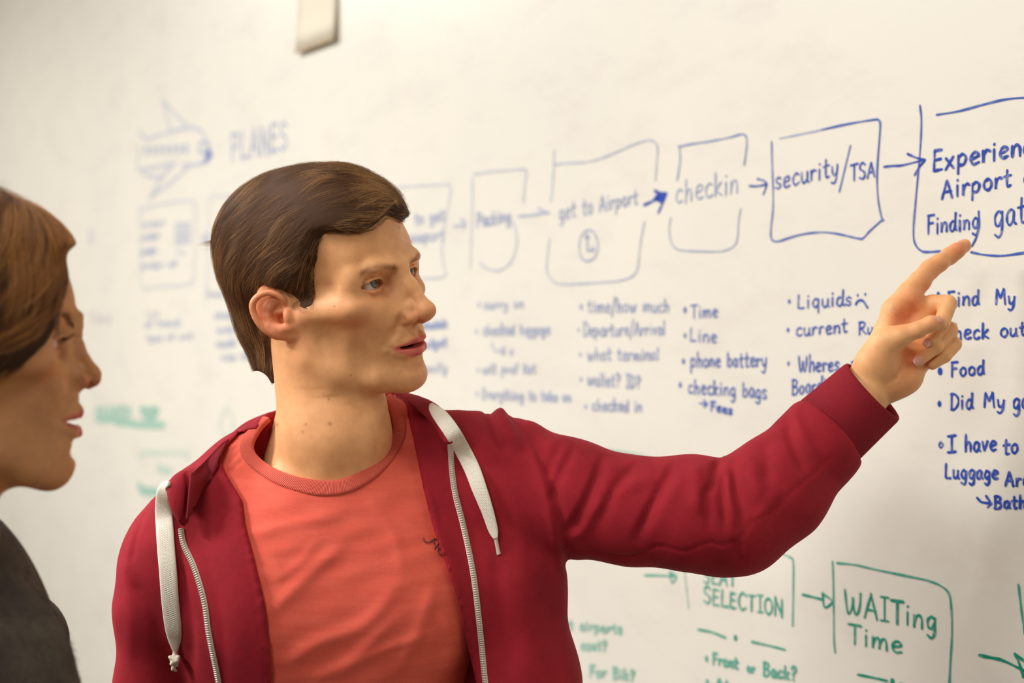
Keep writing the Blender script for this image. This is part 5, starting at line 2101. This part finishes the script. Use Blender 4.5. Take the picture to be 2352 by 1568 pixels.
drawn('drawn_arrow', C2, [[(650, 558), (700, 560), (758, 548)], [(702, 515), (740, 525), (762, 545), (762, 545), (750, 580), (738, 610)]], 0.9, width=0.0029)
drawn('drawn_box', C2, [[(205, 525), (218, 440), (224, 380), (218, 315), (218, 315), (300, 298), (400, 283), (530, 258), (600, 238), (630, 250), (636, 300), (630, 360), (620, 430)]], 0.6, width=0.0026)
drawn('drawn_box', C2, [[(165, 755), (155, 820), (165, 900), (190, 940), (240, 958), (440, 965), (510, 955), (560, 925), (578, 880), (583, 800), (590, 740), (598, 700)]], 0.42, width=0.0026)
words('checkin', C2, (195, 668), (582, 600), 145, 0.5, width=0.0029)
drawn('drawn_arrow', C8, [[(2080, 575), (2140, 548), (2230, 500)], [(2165, 465), (2210, 480), (2255, 485), (2255, 485), (2225, 560), (2192, 636)]], 1.0, width=0.0046, fills=[[(2150, 530), (2195, 470), (2252, 485), (2222, 565)]])
drawn('drawn_box', C8, [[(1388, 150), (1386, 260), (1378, 400), (1364, 545)], [(1386, 262), (1500, 250), (1650, 240), (1800, 195), (2000, 108), (2110, 76), (2160, 85), (2186, 130), (2180, 250), (2170, 385)]], 0.36, width=0.0030)
drawn('drawn_box', C8, [[(1352, 835), (1340, 950), (1332, 1080), (1380, 1160), (1460, 1185), (1700, 1174), (1880, 1160), (1980, 1130), (2030, 1070), (2045, 950), (2060, 830), (2086, 705)]], 0.34, width=0.0032)
words('get to Airport', C8, (1425, 690), (2035, 565), 125, 0.5, width=0.0034)
drawn('drawn_clock', C8, [[(1645, 765), (1600, 810), (1582, 890), (1595, 970), (1630, 1005), (1690, 990), (1725, 920), (1720, 840), (1690, 780), (1645, 765)], [(1628, 830), (1643, 800), (1660, 832)], [(1643, 800), (1645, 860), (1645, 925), (1645, 925), (1692, 918)], [(1680, 890), (1696, 918), (1674, 932)]], 0.5, width=0.003)
drawn('drawn_arrow', C8, [[(1112, 660), (1200, 655), (1300, 640), (1352, 634)], [(1268, 600), (1310, 622), (1352, 636)]], 0.4, width=0.0040)
drawn('drawn_box', C8, [[(757, 365), (755, 600), (748, 850), (740, 1060)], [(770, 335), (900, 316), (1040, 305), (1140, 298), (1172, 315), (1160, 430), (1150, 550)], [(1072, 700), (1100, 820), (1085, 940), (1040, 1030), (960, 1078), (880, 1068), (812, 1018)]], 0.24, width=0.0045)
words('Packing', C8, (792, 745), (1055, 700), 105, 0.48, width=0.0048)
drawn('drawn_arrow', C8, [[(615, 738), (660, 735), (700, 722)], [(668, 690), (705, 705), (690, 765)]], 0.36, width=0.0045)
drawn('drawn_box', C8, [[(180, 438), (300, 430), (450, 420), (560, 416), (590, 440), (575, 560), (545, 700), (520, 900), (540, 1060), (550, 1110), (500, 1135), (330, 1140)]], 0.20, width=0.005)
words('to get', C8, (310, 722), (540, 690), 85, 0.40, width=0.0055)
words('transport', C8, (190, 870), (540, 845), 85, 0.38, width=0.0055)

# --- lists under the flow chart
words('Find', C3, (1075, 225), (1272, 215), 98, 0.92, bullet=(1015, 150), width=0.003)
words('My', C3, (1372, 212), (1495, 215), 92, 0.92, width=0.003)
words('check', C3, (1060, 440), (1332, 420), 98, 0.92, width=0.003)
words('out', C3, (1400, 418), (1560, 405), 90, 0.92, width=0.003)
words('Food', C3, (1095, 660), (1302, 648), 92, 0.95, bullet=(1026, 628), width=0.0031, br=0.0042)
words('Did', C3, (1092, 865), (1232, 858), 100, 0.95, bullet=(1022, 830), width=0.0031, br=0.0034)
words('My', C3, (1300, 850), (1430, 855), 88, 0.95, width=0.0031)
words('gate', C3, (1478, 862), (1680, 855), 110, 0.95, width=0.0031)
words('I', C3, (1072, 1135), (1125, 1130), 102, 0.95, width=0.0034)
words('have', C3, (1180, 1130), (1378, 1118), 105, 0.95, width=0.0033)
words('to', C3, (1420, 1145), (1512, 1132), 95, 0.95, width=0.0033)
drawn('drawn_bullet', C3, [[(1032, 1065), (1020, 1085), (1032, 1102), (1043, 1085), (1032, 1065)]], 0.9, width=0.0026)
words('Luggage', C3, (1058, 1292), (1388, 1300), 95, 0.95, width=0.0032)
words('Area', C3, (1432, 1338), (1640, 1345), 92, 0.95, width=0.0034)
drawn('drawn_arrow', C3, [[(1255, 1412), (1285, 1440), (1345, 1448)], [(1312, 1402), (1345, 1448), (1345, 1448), (1322, 1472)]], 0.95, width=0.0032)
words('Bath', C3, (1365, 1478), (1560, 1480), 80, 0.95, width=0.0036)
words('Liquids', C3, (142, 240), (478, 215), 92, 0.85, bullet=(90, 195), width=0.0028)
drawn('drawn_face', C3, [[(502, 214), (520, 190), (548, 192), (576, 234)]], 0.9, width=0.0034, dots=[(515, 157), (562, 150)], br=0.0018)
words('current', C3, (132, 412), (450, 385), 85, 0.85, bullet=(82, 372), width=0.0028)
words('Run', C3, (522, 405), (660, 385), 75, 0.85, width=0.0028)
words('Wheres', C3, (148, 632), (402, 625), 98, 0.88, bullet=(85, 580), width=0.0030)
words('my', C3, (478, 600), (560, 590), 60, 0.85, width=0.0028)
words('Boarding', C3, (108, 772), (400, 745), 92, 0.85, width=0.0028)
words('Time', C4, (1497, 356), (1668, 350), 85, 0.62, bullet=(1460, 306), width=0.0030, br=0.0044)
words('Line', C4, (1492, 502), (1662, 510), 88, 0.62, bullet=(1460, 466), width=0.0030, br=0.0034)
words('phone battery', C4, (1495, 665), (1972, 660), 92, 0.70, bullet=(1450, 628), width=0.0031, br=0.0038)
words('checking bags', C4, (1480, 828), (1972, 860), 92, 0.72, bullet=(1430, 776), width=0.0031, br=0.0038)
words('Fees', C4, (1622, 938), (1758, 960), 58, 0.8, width=0.0034)
drawn('drawn_arrow', C4, [[(1552, 892), (1600, 896)], [(1578, 872), (1600, 896), (1578, 916)]], 0.7, width=0.003)
words('time/how much', C4, (848, 320), (1362, 318), 84, 0.46, bullet=(808, 286), width=0.0036, br=0.0046)
words('Departure/Arrival', C4, (822, 470), (1335, 462), 84, 0.44, bullet=(792, 430), width=0.0036, br=0.0032)
words('what terminal', C4, (846, 620), (1296, 622), 80, 0.44, bullet=(802, 585), width=0.0036, br=0.0034)
words('wallet? ID?', C4, (846, 778), (1182, 795), 82, 0.44, bullet=(806, 740), width=0.0038, br=0.004)
words('checked in', C4, (876, 935), (1190, 945), 74, 0.46, bullet=(836, 912), width=0.0038, br=0.0036)
words('carry on', C4, (195, 300), (445, 290), 56, 0.32, bullet=(165, 272), width=0.005, br=0.005)
words('checked luggage', C4, (190, 462), (612, 455), 66, 0.36, bullet=(150, 440), width=0.005, br=0.0045)
words('size', C4, (300, 580), (378, 588), 56, 0.30, width=0.005)
drawn('drawn_arrow', C4, [[(245, 515), (262, 560), (290, 560)]], 0.28, width=0.005)
words('will pref list', C4, (190, 708), (522, 700), 60, 0.34, bullet=(160, 685), width=0.005, br=0.0045)
words('Everything to take on', C4, (185, 862), (742, 880), 62, 0.34, bullet=(152, 832), width=0.0052, br=0.0045)

# --- lower green flow chart
drawn('drawn_arrow', C5, [[(440, 265), (520, 266), (600, 270)], [(568, 248), (602, 270), (578, 302), (568, 248)]], 0.6, GREEN, width=0.0034)
drawn('drawn_box', C5, [[(638, 215), (648, 300), (655, 360), (662, 430)]], 0.3, GREEN, width=0.003)
drawn('drawn_box', C5, [[(1000, 125), (1060, 141), (1120, 152), (1175, 175), (1190, 200), (1190, 350), (1187, 520)]], 0.62, GREEN, width=0.0031)
drawn('drawn_box', (0, 0, 1), [[(1380, 1032), (1450, 1040), (1499, 1054)]], 0.3, GREEN, width=0.004)
words('SEAT', C5, (738, 305), (902, 322), 78, 0.66, GREEN, width=0.0036)
words('SELECTION', C5, (738, 405), (1138, 470), 82, 0.7, GREEN, width=0.0036)
drawn('drawn_divider', C5, [[(710, 538), (780, 552), (850, 580)], [(982, 600), (1070, 620), (1150, 640)]], 0.75, GREEN, width=0.0036, dots=[(899, 580)], br=0.0042)
drawn('drawn_arrow', C5, [[(1236, 362), (1290, 375), (1340, 388)], [(1338, 356), (1386, 396), (1348, 426), (1338, 356)]], 0.9, GREEN, width=0.0036)
drawn('drawn_box', C5, [[(1388, 195), (1392, 300), (1394, 450), (1396, 600), (1402, 655)], [(1410, 203), (1500, 212), (1600, 235), (1750, 266), (1870, 292), (1940, 322), (1975, 360), (1986, 430), (1990, 550), (1982, 700), (1976, 830)]], 0.75, GREEN, width=0.0030)
words('WAITing', C5, (1448, 458), (1915, 545), 118, 0.92, GREEN, width=0.0036)
words('Time', C5, (1468, 602), (1742, 662), 100, 0.92, GREEN, width=0.0036)
drawn('drawn_divider', C5, [[(1515, 765), (1590, 780), (1665, 797)], [(1730, 812), (1850, 840)]], 0.9, GREEN, width=0.0034, dots=[(1690, 800)], br=0.004)
drawn('drawn_arrow', C5, [[(2128, 668), (2190, 680), (2250, 695), (2352, 745)], [(2308, 662), (2326, 700), (2350, 775), (2350, 775), (2390, 730), (2308, 662)]], 0.95, GREEN, width=0.0040)
drawn('drawn_box', C5, [[(2325, 312), (2335, 400), (2345, 480), (2356, 560)]], 0.7, GREEN, width=0.003)
words('Front', C5, (785, 712), (912, 735), 58, 0.6, GREEN, width=0.0044, bullet=(753, 685), br=0.0042)
words('or', C5, (958, 750), (998, 762), 50, 0.55, GREEN, width=0.0044)
words('Back?', C5, (1040, 770), (1205, 795), 66, 0.62, GREEN, width=0.0044)
words('At', C5, (800, 835), (870, 845), 55, 0.6, GREEN, width=0.0044, bullet=(757, 803), br=0.0042)
words('t airports', C5, (60, 535), (328, 560), 50, 0.5, GREEN, width=0.0052)
words('cost?', C5, (120, 640), (252, 642), 50, 0.46, GREEN, width=0.0052)
words('For Bik?', C5, (165, 775), (392, 795), 56, 0.5, GREEN, width=0.0052)

# --- left end of the board
words('PLANES', C6, (598, 405), (905, 335), 145, 0.44, width=0.0078)
drawn('drawn_plane', C6, [[(220, 70), (240, 130), (262, 232)], [(220, 70), (290, 145), (360, 220)], [(140, 285), (260, 245), (380, 222), (440, 250), (480, 320)], [(95, 240), (118, 270), (140, 288)],
                          [(95, 330), (85, 400), (85, 455)], [(85, 450), (170, 440), (290, 415)], [(330, 425), (400, 422), (455, 405)],
                          [(270, 430), (215, 500), (150, 610)], [(370, 430), (290, 500), (160, 600)], [(110, 470), (180, 492), (240, 470), (262, 430)]], 0.24, width=0.011)
for i in range(7):
    drawn('drawn_plane_window', C6, [[(125 + 36 * i, 335 - 2 * i), (138 + 36 * i, 332 - 2 * i), (140 + 36 * i, 362 - 2 * i), (128 + 36 * i, 362 - 2 * i), (125 + 36 * i, 335 - 2 * i)]], 0.38, width=0.010)
drawn('drawn_plane_cockpit', C6, [[(420, 330), (432, 305), (460, 300), (470, 330), (455, 355), (425, 352), (420, 330)]], 0.38, width=0.010)
drawn('drawn_plane_nose', C6, [[(455, 400), (478, 378), (490, 372)], [(440, 412), (470, 395)]], 0.75, width=0.012, fills=[[(472, 318), (494, 372), (470, 398), (452, 400), (466, 365)]])
drawn('drawn_box', C6, [[(95, 665), (200, 642), (330, 622), (385, 622), (402, 650), (398, 800), (395, 950), (388, 1050), (360, 1075), (220, 1088), (110, 1092), (102, 980), (98, 800), (95, 665)]], 0.16, width=0.010)
for y, x1, a in ((765, 235, .3), (835, 205, .36), (915, 190, .42), (990, 300, .34)):
    words('order of' if x1 > 250 else 'order', C6, (110, y), (x1, y - 12), 34, a, width=0.009)
drawn('drawn_grid', C6, [[(300 + 22 * i, 740), (296 + 22 * i, 850)] for i in range(4)] + [[(290, 750 + 26 * i), (372, 742 + 26 * i)] for i in range(5)] + [[(296, 900), (350, 905)]], 0.24, width=0.009)
drawn('drawn_box', C6, [[(600, 592), (540, 598), (480, 610), (475, 800), (468, 1000), (455, 1180)]], 0.14, width=0.009)
drawn('drawn_arrow', C6, [[(430, 828), (470, 822)], [(452, 800), (478, 822), (455, 845)]], 0.28, width=0.009)
words('list', C6, (130, 1256), (205, 1248), 34, 0.26, VIOLET, width=0.008)
words('of travel', C6, (125, 1312), (320, 1300), 40, 0.34, width=0.008)
words('type of unit', C6, (135, 1385), (388, 1372), 36, 0.32, width=0.008)
for y, x0, x1, t in ((1150, 470, 560, 'how'), (1265, 505, 620, 'check'), (1340, 518, 700, 'wallet'), (1420, 515, 620, 'needs'), (1492, 540, 740, 'visa time')):
    words(t, C6, (x0, y), (x1, y - 8), 44, 0.34 + 0.06 * (y == 1340), width=0.0075)
for y, t in ((757, 'schedule'), (800, 'budget'), (858, 'family')):
    words(t, (0, 0, 1), (962, y), (1027, y - 6), 20, 0.5 if y < 850 else 0.32, width=0.006)
words('Time', (0, 0, 1), (205, 742), (255, 740), 22, 0.22, VIOLET, width=0.012)
words('8', (0, 0, 1), (203, 555), (214, 555), 28, 0.2, VIOLET, width=0.012)
drawn('drawn_mark', (0, 0, 1), [[(203, 530), (214, 540), (202, 552), (212, 558)]], 0.16, VIOLET, width=0.012)
drawn('drawn_mark', (0, 0, 1), [[(35, 1180), (45, 1270), (62, 1345)]], 0.12, VIOLET, width=0.014)
words('SEARCH', C7, (192, 395), (600, 375), 110, 0.36, GREEN, width=0.020)
words('TRIP', C7, (700, 385), (900, 385), 92, 0.42, GREEN, width=0.020)
drawn('drawn_underline', C7, [[(200, 405), (400, 412), (600, 445), (780, 462), (960, 462)], [(420, 432), (600, 462), (960, 478)]], 0.4, GREEN, width=0.022)
drawn('drawn_box', C7, [[(700, 860), (700, 785), (900, 785), (1210, 788), (1225, 850)]], 0.15, GREEN, width=0.018)
drawn('drawn_mark', C7, [[(895, 920), (940, 970), (1045, 985)], [(900, 965), (960, 975)]], 0.22, GREEN, width=0.022)
drawn('drawn_underline', C7, [[(680, 1150), (720, 1200), (800, 1222), (900, 1225)], [(700, 1195), (760, 1215), (900, 1222)]], 0.42, GREEN, width=0.026)
drawn('drawn_mark', C7, [[(1680, 280), (1610, 380), (1600, 520), (1660, 600), (1730, 560), (1740, 400), (1680, 280)]], 0.10, GREEN, width=0.018)
drawn('drawn_smudge', (0, 0, 1), [[(80, 1385), (100, 1398), (128, 1392)], [(88, 1400), (125, 1404)]], 0.12, srgb(214, 110, 60), width=0.030)
words('PK', (0, 0, 1), (-6, 446), (20, 446), 24, 0.2, srgb(120, 110, 100), width=0.014)
# ================================================================ the woman in the left foreground
WS = 1.0
WR = RCAM @ rot3(math.radians(-63.0), math.radians(-4.0), math.radians(1.0))
_wt = np.array([0, 121.0, -12]) * WS
WD = 1090.0
WT = P(231, 866, WD + float((RCAM.T @ WR @ _wt)[1])) - WR @ _wt


def W2S(p):
    return (np.asarray(p, float) * WS) @ WR.T + WT


def W_S2H(p):
    return ((np.asarray(p, float) - WT) @ WR) / WS


# profile corrections on the midline: (z, dy) in head mm
W_PROFILE = [(130, 0), (100, 3), (60, 9), (38, 12.5), (27, 7), (18, 0), (0, -1), (-14, -2), (-22, 2), (-26, 4.5), (-38, 3.5), (-46, 3), (-54, 5.5), (-64, 9), (-80, 6), (-95, 4), (-130, 0), (-300, 0)]


def woman(parent_name='person'):
    root = thing('person', (-470, 1085, 0), 'woman in profile with smooth auburn hair and dark grey wool sweater', 'person')
    neck = [P(-165, 1210, 1095.0), P(-215, 1330, 1100.0)]
    V = build_head_field(fem=True, s2h=W_S2H, neck=neck)
    v, f = V.mesh()
    v = relax(v, f, 3, 0.5)
    v = v[:, :]
    pr = np.array(W_PROFILE, float)
    o = np.argsort(pr[:, 0])
    def wwarp(v):
        v = v.copy()
        dy = np.interp(v[:, 2], pr[o, 0], pr[o, 1]) * np.exp(-(v[:, 0] / 36) ** 2) * np.clip((v[:, 1] - 40) / 40, 0, 1)
        nz = (v[:, 1] > 92) & (v[:, 2] > -30) & (v[:, 2] < 20)
        v[:, 0] *= np.where(nz, 1 - 0.22 * np.clip((v[:, 1] - 92) / 12, 0, 1), 1)
        v[:, 1] += dy
        v[:, 2] += np.where((v[:, 1] > 96) & (v[:, 2] > -32) & (v[:, 2] < -8), 3.2 * np.clip((v[:, 1] - 96) / 8, 0, 1) * np.clip((-8 - v[:, 2]) / 6, 0, 1), 0)
        v[:, 2] += np.where(v[:, 2] < -30, np.maximum((v[:, 2] + 30) * 0.10, -7) * np.clip((v[:, 1] + 10) / 40, 0, 1), 0)
        return v
    v = wwarp(v)
    c = skin_tint(v) * np.array([0.74, 0.70, 0.66])  # the dimmer light on her is multiplied into the skin colour
    # trunk, arms
    T = Vol(axis((-700, 9), -250), axis((860, 9), 1370), axis((830, 10), 1440))
    T.cap(P(-240, 1360, 1098.0), P(-240, 1440, 1110.0), 44, 56, k=0, pad=60)
    T.ell(P(-160, 1780, 1115.0), (82, 130, 170), k=30, pad=60)
    T.cap(P(-180, 1560, 1110.0), P(-140, 1600, 1160.0), 44, 40, k=20)
    for ya, yb in ((950, 915), (1275, 1300)):
        T.chain([(-455, ya, 1320), (-462, yb, 1180), (-450, yb, 1050), (-402, yb, 862)], [34, 32, 28, 23], k=10, pad=30)
    tv, tf = T.mesh()
    g1, h1 = hanging_hand((-400, 915, 852), (1, 0.1, 0), reach=(0.12, 0, -1))
    g2, h2 = hanging_hand((-400, 1300, 852), (1, -0.1, 0), reach=(0.12, 0, -1))
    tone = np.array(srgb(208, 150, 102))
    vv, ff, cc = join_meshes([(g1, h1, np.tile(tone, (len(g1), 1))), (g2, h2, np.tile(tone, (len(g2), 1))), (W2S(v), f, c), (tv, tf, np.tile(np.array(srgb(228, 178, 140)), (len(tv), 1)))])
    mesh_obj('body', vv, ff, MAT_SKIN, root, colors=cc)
    look = P(560, 700, 1400.0) - W2S((0, 70, 20))
    for sg in (1, -1):
        eyeball(root, (sg * EYEC[0], EYEC[1] + 1.5, EYEC[2] - 7.5), look, iris=(0.12, 0.10, 0.07), sp=W2S)
    brow_hairs(root, [(12, 91, 28), (24, 91, 33), (38, 82, 35), (50, 69, 31)], 150, 6.0, lambda p: W2S(wwarp(p)), V, material('brow_hair', srgb(70, 44, 28), 0.6, 0.3), rad=0.07, seed=8)
    # lashes: a fan of fine hairs on each upper lid
    for sg in (1, -1):
        n = 34
        hc = bpy.data.hair_curves.new('eyelashes')
        hc.add_curves([5] * n)
        pts = []
        for i in range(n):
            t = i / (n - 1)
            b = np.array([sg * (EYEC[0] + (-9 + 22 * t)), EYEC[1] + 2.5 + 14.6 * math.sqrt(max(0.05, 1 - ((-9 + 22 * t) / 17) ** 2)), 12.0 + 5.8 * math.sin(math.pi * min(1, max(0, t * 0.9 + 0.08))) ** .7])
            out = np.array([sg * (-0.2 + 0.9 * t), 1.0, 0.1])
            out /= np.linalg.norm(out)
            for k in range(5):
                q = k / 4
                pts.append(b + out * (8.5 * q) + np.array([0, 0, 1]) * (4.5 * q * q - 1.2 * q))
        hc.attributes['position'].data.foreach_set('vector', (S2W(W2S(np.array(pts))) - parent_origin(root)).astype(np.float32).ravel())
        ra = hc.attributes.new('radius', 'FLOAT', 'POINT') if 'radius' not in hc.attributes else hc.attributes['radius']
        ra.data.foreach_set('value', (np.tile([1, .9, .7, .45, .15], n) * 0.00011).astype(np.float32))
        lo_ = bpy.data.objects.new('eyelashes', hc)
        COL.objects.link(lo_)
        hc.materials.append(material('lash', srgb(38, 26, 20), 0.6, 0.3))
        lo_.parent = root
    # ---- hair: smooth, drawn back over the ear to a low knot
    WP = [Zc(*q) for q in ((345, 330), (362, 400), (352, 500), (300, 612), (232, 738), (130, 840), (60, 890), (0, 922), (-60, 960), (-160, 1000), (-300, 1080), (-900, 1300), (-900, -300), (200, -200), (420, 150))]
    WH = WP[:10]
    HV = Vol(axis((-96, 2.6), 96), axis((-150, 2.6), 112), axis((-100, 2.6), 156))
    HV.ell((0, -14, 58), (84, 106, 80), k=0, pad=70)
    HV.ell((0, 44, 64), (60, 54, 54), k=16)
    HV.mir('ell', (58, 4, 20), (27, 60, 46), k=20)
    HV.mir('ell', (50, 48, 40), (24, 30, 32), k=14)
    g = np.stack(np.meshgrid(*HV.ax, indexing='ij'), -1).reshape(-1, 3)
    sc = V.sample(g)
    act = (np.abs(HV.f.ravel()) < 26) | (np.abs(sc) < 12)
    q = near_side(g[act])
    u, w_, _ = project(W2S(q))
    ins = inside(u, w_, WP)
    d, _, _ = poly_dist(u, w_, WH)
    sd = np.where(ins, d, -d) * 0.33
    w = np.clip(1 - sd / 14, 0, 1)
    w = w * w * (3 - 2 * w)
    base = HV.f.ravel()
    f2 = base[act] * (1 - w) + (sc[act] - 2.0) * w
    f2 = np.maximum(np.minimum(f2, sc[act] - 1.5), -sd)
    out = np.where(base < 0, -20, 20).astype(np.float32)
    out[act] = f2
    HV.f = out.reshape(HV.f.shape)
    hv, hf = HV.mesh()
    hv = relax(hv, hf, 3)
    hair = mesh_obj('hair', W2S(hv - vnormals(hv, hf) * 0.5), hf, MAT_WHAIR_BASE, root)

    def I(a, b, c_, d_):
        o = W_S2H(np.array([0, 0, CAMH]))

        def hit(x, y):
            dd = W_S2H(np.array([0, 0, CAMH]) + ray(x, y) * 1000) - o
            dd /= np.linalg.norm(dd)
            pts = o + dd * np.arange(800, 1300, 1.5)[:, None]
            fv = HV.sample(pts)
            k = np.where(fv < 0)[0]
            k = k if len(k) else [int(np.argmin(fv))]
            return pts[k[0]]
        x, y = hit(*Zc(a, b)), hit(*Zc(c_, d_))
        return (x, y - x)
    ctrl = [I(345, 360, 345, 470), I(320, 520, 270, 640), I(250, 680, 170, 790), I(150, 800, 60, 870), (I(60, 870, -20, 910)), I(270, 300, 280, 420), I(250, 450, 210, 570),
            I(190, 600, 110, 720), I(80, 740, 0, 810), I(150, 200, 170, 300), I(150, 380, 120, 500), I(80, 560, 10, 680), I(40, 200, 40, 330), I(20, 420, -30, 560),
            I(-60, 300, -110, 440), I(-60, 600, -130, 720), I(-150, 500, -200, 640), I(-40, 850, -130, 900)]
    ctrl += [((-c_[0], c_[1], c_[2]), (-d_[0], d_[1], d_[2])) for c_, d_ in ctrl if c_[0] > 20]
    def wlf(p):
        u_, v_, _ = project(W2S(near_side(p)))
        d_, _, _ = poly_dist(u_, v_, WH)
        return np.clip(d_ * 0.33 / 24, 0.25, 1)
    strands(HV, W2S, ctrl, 14000, (36, 62, wlf), 11, 0.5, 'hair_strands', hair, MAT_WHAIR, keep=lambda p: (p[:, 0] > -60) & (p[:, 1] > -70), rad=0.08, depth=(-0.8, 0.8), curl=0.06, clump=0.7, steps=10, cull=4.0)
    # ---- sweater
    S = Vol(axis((-720, 8), (-480, 3.4), -260), axis((846, 3.6), (1180, 6), 1386), axis((780, 8), (1160, 3.2), 1470))
    S.chain([P(-235, 1360, 1100.0), P(-235, 1420, 1100.0)], [56, 68], k=0, pad=60)
    S.ell(P(-160, 1800, 1115.0), (104, 158, 230), k=30, pad=60)
    S.ell(P(-160, 2350, 1115.0), (112, 150, 130), k=40, pad=60)
    for ya, yb in ((935, 915), (1290, 1300)):
        S.chain([(-455, ya, 1335), (-462, yb, 1180), (-450, yb, 1050), (-405, yb, 860)], [50, 46, 42, 32], k=22, pad=50)
    S.chain([P(-150, 1470, 1105.0), P(-40, 1560, 1085.0), P(14, 1740, 1075.0), P(-30, 2100, 1090.0)], [55, 61, 60, 56], k=26, pad=50)
    S.chain([P(-170, 1460, 1180.0), P(-120, 1580, 1280.0), P(-40, 1900, 1290.0)], [54, 50, 44], k=26, pad=50)
    sv, sf = S.mesh()
    sv = relax(sv, sf, 2)
    sw = mesh_obj('sweater', sv, sf, MAT_WOOL, root)
    # wool fuzz standing off the knit
    wc = [(P(-100, 1500, 1050.0), np.array([0.3, -0.2, -1.0])), (P(60, 1568, 1050.0), np.array([0.6, -0.3, -1.0])), (P(-50, 1400, 1050.0), np.array([1.0, -0.3, 0.2]))]
    fz = strands(S, lambda p: p, wc, 9000, (4, 9), 21, 3.5, 'sweater_fuzz', sw, MAT_FUZZ, keep=lambda p: (p[:, 2] > 1180) & (p[:, 0] > -480) & (p[:, 1] < 1130), rad=0.10, depth=(-0.5, 0.5), curl=2.4, clump=0.6, steps=6, cull=30)
    fz['kind'] = 'stuff'
    lower(root, -150, 1110, 118, MAT_DENIM)
    return root


def Zc(x, y):
    return (x / 2.118, 440 + y / 2.118)


MAT_WHAIR = hair_material('auburn_hair', srgb(84, 48, 20), srgb(148, 94, 44), srgb(202, 140, 74), 0.35)
MAT_WHAIR_BASE = material('auburn_hair_base', srgb(60, 36, 18), 0.7, 0.2)
MAT_WOOL = fabric('charcoal_wool', srgb(84, 76, 66), srgb(48, 42, 36), sheen=0.3)
MAT_FUZZ = hair_material('charcoal_fuzz', srgb(44, 40, 36), srgb(80, 72, 64), srgb(124, 114, 100), 0.8)
MAT_DENIM = fabric('dark_denim', srgb(40, 48, 70), srgb(32, 38, 58))
MAT_SHOE = material('shoe_leather', srgb(40, 34, 30), 0.5, 0.4)


def lower(root, u, depth, r, mat):
    """trousers and shoes down to the floor (below the frame)"""
    c = P(float(u), 1568.0, float(depth))
    cx_, cy_ = c[0], c[1]
    V = Vol(axis((cx_ - 220, 9), cx_ + 220), axis((cy_ - 200, 9), cy_ + 200), axis((40, 10), 1010))
    V.ell((cx_, cy_, 900), (r * 1.05, r * 0.85, 110), k=0, pad=60)
    for sg in (1, -1):
        V.chain([(cx_ + sg * 75, cy_, 860), (cx_ + sg * 88, cy_ - 6, 480), (cx_ + sg * 92, cy_ + 8, 60)], [80, 60, 46], k=20, pad=40)
    v, f = V.mesh()
    mesh_obj('trousers', v, f, mat, root)
    for sg in (1, -1):
        S = Vol(axis((cx_ + sg * 92 - 70, 5), cx_ + sg * 92 + 70), axis((cy_ - 230, 5), cy_ + 80), axis((-6, 5), 120))
        S.cap((cx_ + sg * 92, cy_ + 20, 34), (cx_ + sg * 96, cy_ - 160, 26), 38, 34, k=0)
        S.cap((cx_ + sg * 92, cy_ + 10, 40), (cx_ + sg * 92, cy_ + 6, 85), 38, 34, k=12)
        S.plane((0, 0, -1), -0.5)
        v, f = S.mesh()
        mesh_obj('shoe', v, f, MAT_SHOE, root)
# ================================================================ people
man = thing('person', (-176, 1450, 0), 'man with short brown hair in maroon zip hoodie over coral t-shirt, pointing at the whiteboard', 'person')
man_body(man)
man_hair(man)
man_clothes(man)
lower(man, 800, 1490, 130, MAT_DENIM)
woman()
